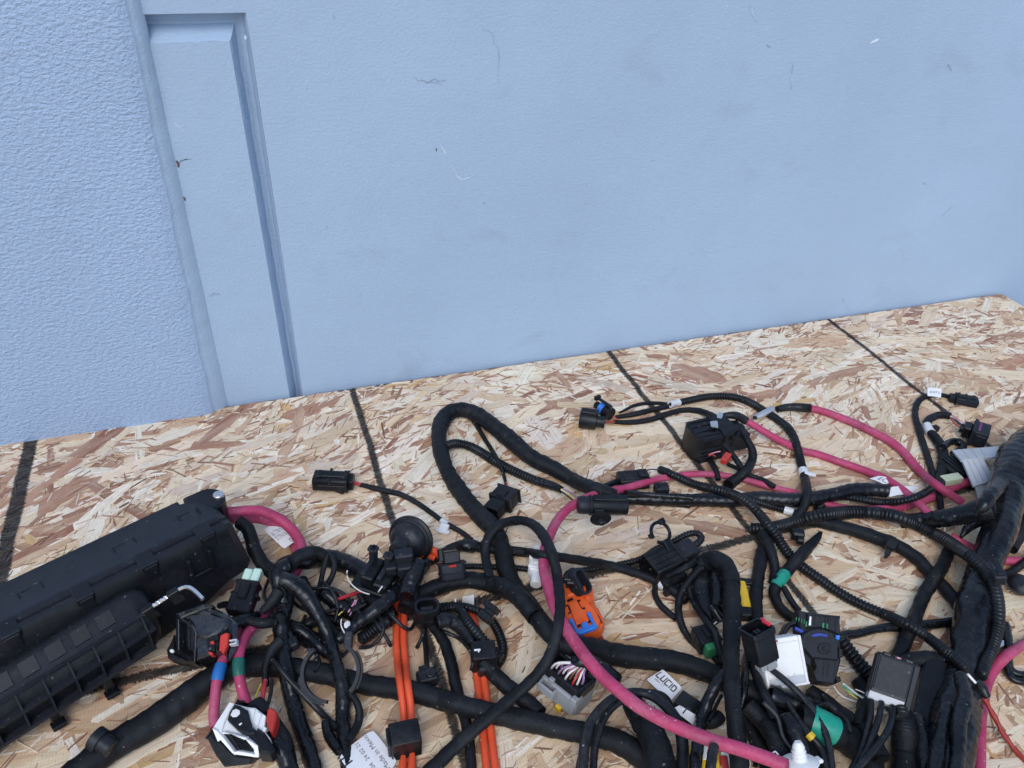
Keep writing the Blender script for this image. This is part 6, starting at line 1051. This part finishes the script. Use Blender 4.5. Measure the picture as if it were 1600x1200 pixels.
# lever connector
t = thing('lever_connector', at(1285, 1010), 'big slate connector with a round cam lever and blue and green seals', 'connector'); 
fr = Fr(None, None, o=at(1284, 1012, .036), X=at(1310, 1012, .036) - at(1262, 1006, .036), Z=np.array([-.18, -.48, .85])); p = Plates(fr, 1150, 940, 8.57)
p.put('connector_body', 'slate', t, [([(830, 110), (960, 140), (1395, 190), (1405, 800), (1320, 1110), (1075, 1072), (1030, 960), (1060, 830), (980, 700), (900, 620), (850, 400)], -20, -3, 1.2), ([(955, 150), (1395, 190), (1388, 440), (1290, 400), (1160, 345), (960, 350)], -3.5, 0, .6), ([(1040, 760), (1330, 780), (1310, 1100), (1082, 1068), (1036, 960), (1075, 870)], -3.5, 0, .6), ([(890, 640), (950, 650), (1010, 720), (1000, 860), (920, 820)], -6, -1.5, .5), ([(955, 150), (1395, 190), (1396, 215), (955, 175)], -.2, 1.2, .3)], True)
p.put('cam_lever', 'slate', t, [([(845, 605), (848, 520), (900, 440), (980, 385), (1080, 360), (1180, 370), (1280, 420), (1340, 490), (1370, 560), (1365, 785), (1270, 775), (1020, 752), (970, 690), (925, 640)], -.5, 3.2, .8), (1190, 625, 92, 3.0, 4.4, .5)])
p.put('lever_slot', 'black', t, [([(915, 530), (960, 470), (1040, 430), (1130, 412), (1220, 428), (1275, 468), (1288, 502), (1235, 512), (1180, 482), (1110, 490), (1030, 542)], 3.0, 3.45, .05), (1210, 630, 66, 4.2, 4.7, .1), ([(1222, 792), (1265, 792), (1240, 1022), (1216, 1016)], -.2, .35, .05), ([(1180, 782), (1190, 782), (1166, 1012), (1156, 1008)], -.2, .35, .05), (1066, 945, 28, -.2, .35, .05), ([(1050, 165), (1062, 165), (1056, 325), (1044, 325)], -.2, .4, .05), ([(1194, 180), (1206, 180), (1196, 335), (1184, 335)], -.2, .4, .05), ([(1230, 182), (1256, 185), (1246, 335), (1224, 330)], -.2, .4, .05), ([(1334, 230), (1346, 230), (1336, 410), (1324, 405)], -.2, .4, .05)])
p.put('cam_pin', 'slate', t, [(1210, 630, 44, 4.4, 5.6, .4)]); p.put('cam_core', 'black', t, [(1206, 630, 17, 5.4, 5.9, .1)])
p.put('blue_seal', 'dblue', t, [([(1000, 462), (1060, 425), (1140, 422), (1222, 445), (1226, 478), (1140, 458), (1060, 472)], 3.3, 4.1, .2), ([(795, 330), (920, 390), (880, 425), (790, 370)], -4, -1, .4)]); p.put('blue_tab', 'blue', t, [([(1335, 448), (1392, 448), (1390, 512), (1335, 502)], -3, .5, .4)])
p.put('green_seal', 'ggreen', t, [([(x, y), (x + 14, y + 2), (x + 10, y + h_), (x - 4, y + h_ - 2)], -3.2, -1.6 if x < 940 else .6, .2) for x, y, h_ in ((805, 205, 45), (840, 210, 55), (876, 225, 60), (908, 240, 60))] + [([(935, 260), (960, 262), (956, 340), (928, 335)], -3.2, -1, .2), ([(1158, 280), (1186, 284), (1180, 356), (1152, 348)], -.2, .8, .2), ([(1214, 290), (1236, 294), (1230, 366), (1210, 358)], -.2, .8, .2)])
p.put('white_mark', 'white', t, [([(988, 195), (1012, 200), (1005, 320), (974, 316)], -.2, .6, .2)])
p.put('wire_guide', 'black', t, [([(610, 430), (680, 290), (800, 230), (840, 300), (740, 340), (650, 470), (780, 480), (800, 540), (640, 500)], -16, -5, 1.5), ([(1372, 600), (1440, 650), (1432, 740), (1370, 765)], -12, -2, 1), ([(1320, 990), (1400, 1000), (1420, 1060), (1340, 1100)], -16, -6, 1.5)])
part(t, 'corrugated_sleeve', [(1312, 996, 16), (1322, 1012, 12), (1336, 1030, 8), (1350, 1046, 6), (1362, 1060, 4)], [22, 23, 24], 'corr')
wires(t, [([(1302, 1070, 10), (1312, 1086, 8), (1330, 1094, 6), (1344, 1098, 6)], 3, 'wwire'), ([(1314, 1068, 14), (1330, 1082, 16), (1346, 1088, 14), (1358, 1094, 12)], 3, 'gwire'), ([(1316, 1067, 15), (1332, 1079, 18), (1346, 1090, 14), (1357, 1096, 12)], 3, 'wwire'), ([(1316, 1069, 13), (1328, 1084, 14), (1342, 1093, 12)], 2, 'ywire'), ([(1304, 1069, 9), (1308, 1078, 8), (1314, 1086, 7)], 2, 'redp'), ([(1336, 1077, 16), (1345, 1080, 18), (1352, 1084, 18)], 2, 'wwire')])
# white box
t = thing('white_box_connector', at(1228, 1040), 'white rectangular connector box lying flat between the red tab plug and lever connector', 'connector'); c4 = [(1199, 1079), (1264, 1067), (1246, 994), (1184, 1003)]
fr = quad((1199, 1077), (1263, 1066), (1186, 1002), 26, -15.5, 15.5, -22, 22); m = RB(fr); wx, hy = 15.5, 22
m.box(-wx, wx, -hy, hy, -16, 0, .8); m.box(-wx, -wx + 2, -hy, hy, -.3, 1.4, .4); m.box(wx - 2, wx, -hy, hy, -.3, 1.6, .4); m.box(-wx - .8, wx + .8, -hy - 1.6, -hy + .8, -17, 1.2, .5); m.box(-wx + 3, wx - 4, -hy + 8, -hy + 9, -.2, .8, .3); m.box(-wx + 2.4, wx - 2.4, hy - 5.5, hy - 4.4, -.2, 1.0, .3); m.box(6, 7, -hy + 8, -hy + 10, .2, 1.6, .2); m.done('box_shell', 'white', t, stamp=True)
m = RB(fr); m.box(-wx + 2.2, wx - 2.2, -hy + .9, -hy + 7.6, -.2, .5, .2); m.done('inset_panel', 'lgrey', t)
m = RB(fr); m.box(-7.5, -4.8, hy - 3.6, hy - 1, -.2, .9, .2); m.box(-2.8, -1.8, hy - 3.4, hy - 1.2, -.2, .7, .2); m.done('red_tab', 'redp', t)
# black square plug with red tab
t = thing('red_tab_plug', at(1186, 995), 'square black plug facing up with a red tab beside its mouth', 'plug', G_PLUG)
fr = Fr(None, None, o=at(1186, 1003, .058), X=np.array([-0.16, 0.42, 0.90]), Z=np.array([0.1, -.9, .4])); fr.sc = np.array([.74, .76, .76]); fr.off = np.zeros(3); m = RB(fr); m.rrect(-17, 14, -11.5, 11.5, -11, 11, 3, 2.2, 8); m.rrect(9, 15, -12.5, 12.5, -12, 12, 3, 2.4, 6); m.box(-20, -14, -9, 9, -8, 10, 1); m.done('plug_body', 'black', t, stamp=True)
m = RB(fr)
for y in (-3, 0.4): m.box(6, 11.5, y, y + 2.6, -3, 3, .4)
m.done('terminals', 'slate', t); m = RB(fr); m.box(11, 16.2, -12.6, -9.4, -4, 6, .5); m.box(15.6, 16.6, -12.8, -10.6, -7, -2, .3); m.done('red_tab', surf('bright_red_plastic', (0.75, 0.03, 0.07), .35), t)
m = RB(fr); m.box(-24, -17, -6.5, 4, 4, 12, .8); m.box(-22, -16, 4, 10, 6, 11, .6); m.done('grey_clip', 'grey', t)
t2 = cthing('smooth_cable', 'smooth dark grey cable curving from the square plug over the white box', 'cable', [(1193, 1036, 30), (1205, 1046, 33), (1217, 1055, 34), (1240, 1075, 33), (1260, 1096, 30), (1276, 1118, 30), (1288, 1140, 28), (1296, 1168, 26), (1301, 1205, 24), (1304, 1235, 24)], [9, 10.5, 11, 11, 10.5, 10], 'rubber', 'cable', group='smooth dark grey cables')
t2 = cthing('smooth_cable', 'dark grey cable with white print and a yellow mark passing under the white box', 'cable', [(1212, 1066, 22), (1220, 1080, 24), (1232, 1100, 26), (1248, 1126, 26), (1264, 1147, 28), (1282, 1168, 24), (1292, 1200, 22), (1296, 1235, 20)], [9, 10, 11, 12, 14], 'rubber', 'cable', group='smooth dark grey cables')
wrap(t2, 'yellow_mark', (1264, 1146), (1270, 1154), 11.5, 'yellow', 'wire', 28.2, 1.2)
# tall arch over these
t = cthing('tall_arch_loom', 'thick straight black loom bent over at its top like a cane', 'wiring loom', [(1088, 892, 6), (1096, 880, 14), (1108, 874, 24), (1122, 874, 30), (1134, 882, 32), (1141, 897, 32), (1143, 920, 30), (1143, 960, 26), (1143, 1000, 24), (1143, 1040, 26), (1144, 1075, 30), (1146, 1110, 30), (1150, 1145, 26), (1154, 1175, 20), (1158, 1235, 16)], [18, 24, 26, 26, 27, 27, 27, 26, 28, 30], 'cloth', group=G_LOOM)
wrap(t, 'tape_band', (1141, 898), (1143, 916), 27, 'cloth', 'cloth', 30.5, 1.06); part(t, 'taped_knot', [(1092, 886), (1102, 880), (1113, 878)], [20, 26, 22], 'pvc')
# bundle and cable loop at the bottom centre
t = cthing('leaning_bundle', 'scuffed black bundle leaning against the tall arch loom', 'wiring loom', [(1132, 1050), (1122, 1064), (1112, 1082), (1103, 1104), (1096, 1126), (1092, 1150), (1088, 1180), (1086, 1230)], [14, 18, 20, 21, 20, 20], 'pvc', group=G_LOOM, hmax=.03); part(t, 'thin_lead', [(1128, 1085), (1120, 1100), (1112, 1118), (1106, 1130)], 6, 'wire'); part(t, 'side_run', [(1116, 1165), (1112, 1185), (1108, 1230)], 16, 'pvc')
part(t, 'side_run', [(1128, 1118), (1112, 1128), (1095, 1124)], [22, 24], 'cloth', hmax=.01)
t = thing('dark_plug_block', at(1072, 1104), 'black plug end with a small printed label showing one letter', 'plug', G_PLUG); fr = Fr((1058, 1096), (1088, 1116), 8, 8); m = RB(fr); m.rrect(0, fr.L, -7, 7, -7, 7, 2.5); m.done('plug_body', 'black', t, stamp=True)
s_ = Sheet([(1050, 1108), (1083, 1133), (1088, 1118), (1062, 1102)], [15, 13, 16, 17], .6); s_.build('paper_tag', 'paper', t, rad=.05); s_.text(t, 'r', .34, .30, 6, .009); s_.bars(t, [(.1, .84, .9, .84)], .0003, 'fadedink')
t = thing('logo_tag', at(1036, 1072), 'white tag printed with a dark five letter logo lying on the board', 'tag', G_TAG)
s_ = Sheet([(1000, 1080), (1049, 1094), (1066, 1075), (1037, 1047)], [3, 3, 6, 6], .3)
s_ = Sheet([(1037, 1047), (1066, 1075), (1049, 1094), (1004, 1076)][::-1][1:] + [(1004, 1076)], [3, 6, 6, 3], .3) if False else Sheet([(1010, 1062), (1047, 1097), (1066, 1075), (1036, 1046)], [3, 4, 8, 7], .4)
s_.build('paper_tag', 'paper', t, rad=.10)
def LG(x): return x
lw, hh, b0 = .15, .30, .50
def glyph(ch, x):
    w_, y0, y1 = .135, b0, b0 + hh
    return {'L': [(x, y1, x, y0), (x, y0, x + w_, y0)], 'U': [(x, y1, x, y0), (x, y0, x + w_, y0), (x + w_, y0, x + w_, y1)], 'C': [(x + w_, y1, x, y1), (x, y1, x, y0), (x, y0, x + w_, y0)], 'I': [(x, y0, x, y1)], 'D': [(x, y0, x + w_ * .75, y0), (x + w_ * .75, y0, x + w_, y0 + .06), (x + w_, y0 + .06, x + w_, y1 - .06), (x + w_, y1 - .06, x + w_ * .75, y1), (x + w_ * .75, y1, x, y1), (x, y1, x, y0 + .09)]}[ch]
sg = []
for ch, x in (('L', .06), ('U', .255), ('C', .46), ('I', .665), ('D', .735)): sg += glyph(ch, x)
s_.bars(t, sg, .0009); s_.text(t, 'Seat 17', .12, .30, 0, .0024, 'fadedink')
cable('rubber_cable_loop', 'smooth rubber cable bent in a tight hoop beside the white logo tag', 'cable', [(1048, 1112, 8), (1046, 1098, 14), (1038, 1088, 18), (1024, 1083, 20), (1006, 1083, 20), (985, 1088, 20), (965, 1098, 20), (950, 1112, 20), (939, 1132, 20), (932, 1155, 18), (928, 1180, 16), (926, 1235, 14)], [10, 11, 12, 13, 13, 13], 'rubber', 'cable', group='smooth rubber cables hooped at the bottom')
cable('rubber_cable_loop', 'thicker printed rubber cable arching outermost beside the pink cable', 'cable', [(910, 1235, 16), (911, 1195, 20), (914, 1160, 24), (922, 1130, 26), (940, 1106, 28), (960, 1090, 28), (980, 1083, 26), (1002, 1082, 24), (1022, 1089, 24), (1040, 1103, 24), (1054, 1120, 22), (1063, 1142, 20), (1067, 1168, 18), (1066, 1200, 16), (1064, 1235, 14)], [17, 17, 15, 14, 14, 16, 19, 20, 20], 'rubber', 'cable', group='smooth rubber cables hooped at the bottom')
cable('padded_loom', 'soft thick black loom lying inside the rubber cable hoops', 'wiring loom', [(985, 1092), (994, 1108), (1008, 1128), (1020, 1152), (1030, 1185), (1036, 1235)], [30, 38, 46, 50, 50], 'cloth', group=G_LOOM, hmax=.012)
cable('rubber_cable_loop', 'thinnest rubber cable just inside the outer hoop at the bottom edge', 'cable', [(898, 1235, 2), (903, 1200, 2), (907, 1180, 3), (912, 1160, 4)], 8, 'rubber', 'cable', group='smooth rubber cables hooped at the bottom')
t = thing('yellow_dotted_plug', at(1090, 1190), 'yellow dotted tape piece with a white tab under the pink cable', 'plug', G_PLUG)
for a, b_, w_ in (((1076, 1172), (1082, 1206), 12), ((1102, 1184), (1104, 1215), 14), ((1124, 1180), (1121, 1210), 12)): fr = Fr(a, b_, 8, 8); m = RB(fr); m.rrect(0, fr.L, -w_ * .22, w_ * .22, -3, 3, 1.5); m.done('yellow_tape', 'yellow', t, stamp=True)
s_ = Sheet([(1098, 1188), (1112, 1186), (1114, 1166), (1100, 1166)], 14, .4); s_.build('white_tab', 'white', t, .001); s_ = Sheet([(1126, 1208), (1142, 1204), (1138, 1180), (1126, 1176)], 13, .4); s_.build('white_tab', 'white', t, .001); fr = Fr((1130, 1182), (1134, 1212), 14, 12); m = RB(fr); m.rrect(0, fr.L, -2.5, 2.5, -2, 2, 1); m.done('brown_strip', 'braid', t)
# white rosebud clip on the pink end
t = thing('white_rosebud_clip', at(1250, 1185), 'white plastic push clip with ribbed stem and round skirt at the pink cable end', 'clip'); fr = Fr(None, None, o=at(1250, 1196, .040), X=np.array([0.02, .52, .85])); m = RB(fr)
m.lathe([(-6, 4), (-2, 4.5), (0, 5), (.5, 9.5), (2, 11.5), (3, 10), (4, 5), (5.5, 4), (6.5, 4.8), (8, 3.6), (9, 4.4), (10.5, 3.2), (11.5, 3.8), (13.5, 3), (15, 2)], seg=28); m.box(-1, 1.5, -15, -8, -3, 3, .8); m.box(-14, -4, -5, 5, -6, 6, 1.5); m.done('push_clip', 'white', t)
wires(t, [([(1206, 1188, 30), (1207, 1174, 34), (1212, 1172, 34), (1218, 1184, 32)], 2.6, 'nylon')], 'wire_loop')
# black plug module with three cables
t = thing('black_plug_module', at(1390, 1050), 'boxy slate black plug module with a white base strip and three cables', 'connector'); fr = quad((1360, 1077), (1414, 1096), (1374, 1021), 32, -17.5, 14, -17, 19.5); m = RB(fr)
m.box(-17.5, 15.5, -17, 20, -18, 0, .8); m.box(-15.8, 13.5, -15, 18.5, -.4, 1.0, .5); m.box(-19, -16.5, -20, 19, -16, -1, .8); m.box(14.5, 20, -25, 20, -14, 1.6, .8); m.done('module_shell', 'slate', t, stamp=True)
m = RB(fr)
for x in (-14, -4, 6): m.box(x, x + 7.5, 19.4, 23, -8, -0.5, .8)
m.box(-17, 19, 19, 21, -17, -2, .8); m.box(-17, 14, -17.6, -14.4, .6, 1.2, .1); m.done('rear_edge', 'black', t)
m = RB(fr); m.box(-18, 14.6, -26, -17.2, -17, -.6, .8); m.box(-16, 20, -28, -25.4, -18, -8, .6); m.done('white_base', 'lgrey', t)
m = RB(fr); m.box(-2, 1.5, 20.5, 22, -1, 1.0, .4); m.done('pink_tab', 'kwire', t)
for q in ([(1361, 1092, 26), (1361, 1110, 26), (1358, 1132, 24), (1352, 1156, 22), (1343, 1180, 20), (1330, 1205, 18), (1318, 1235, 16)], [(1378, 1096, 26), (1375, 1114, 28), (1368, 1138, 28), (1358, 1166, 26), (1344, 1192, 24), (1330, 1235, 22)], [(1395, 1102, 26), (1394, 1120, 28), (1388, 1140, 30), (1374, 1162, 32), (1355, 1184, 32), (1336, 1205, 30), (1318, 1235, 28)]): part(t, 'cable', q, [9, 10, 11, 11, 12], 'rubber', 'cable')
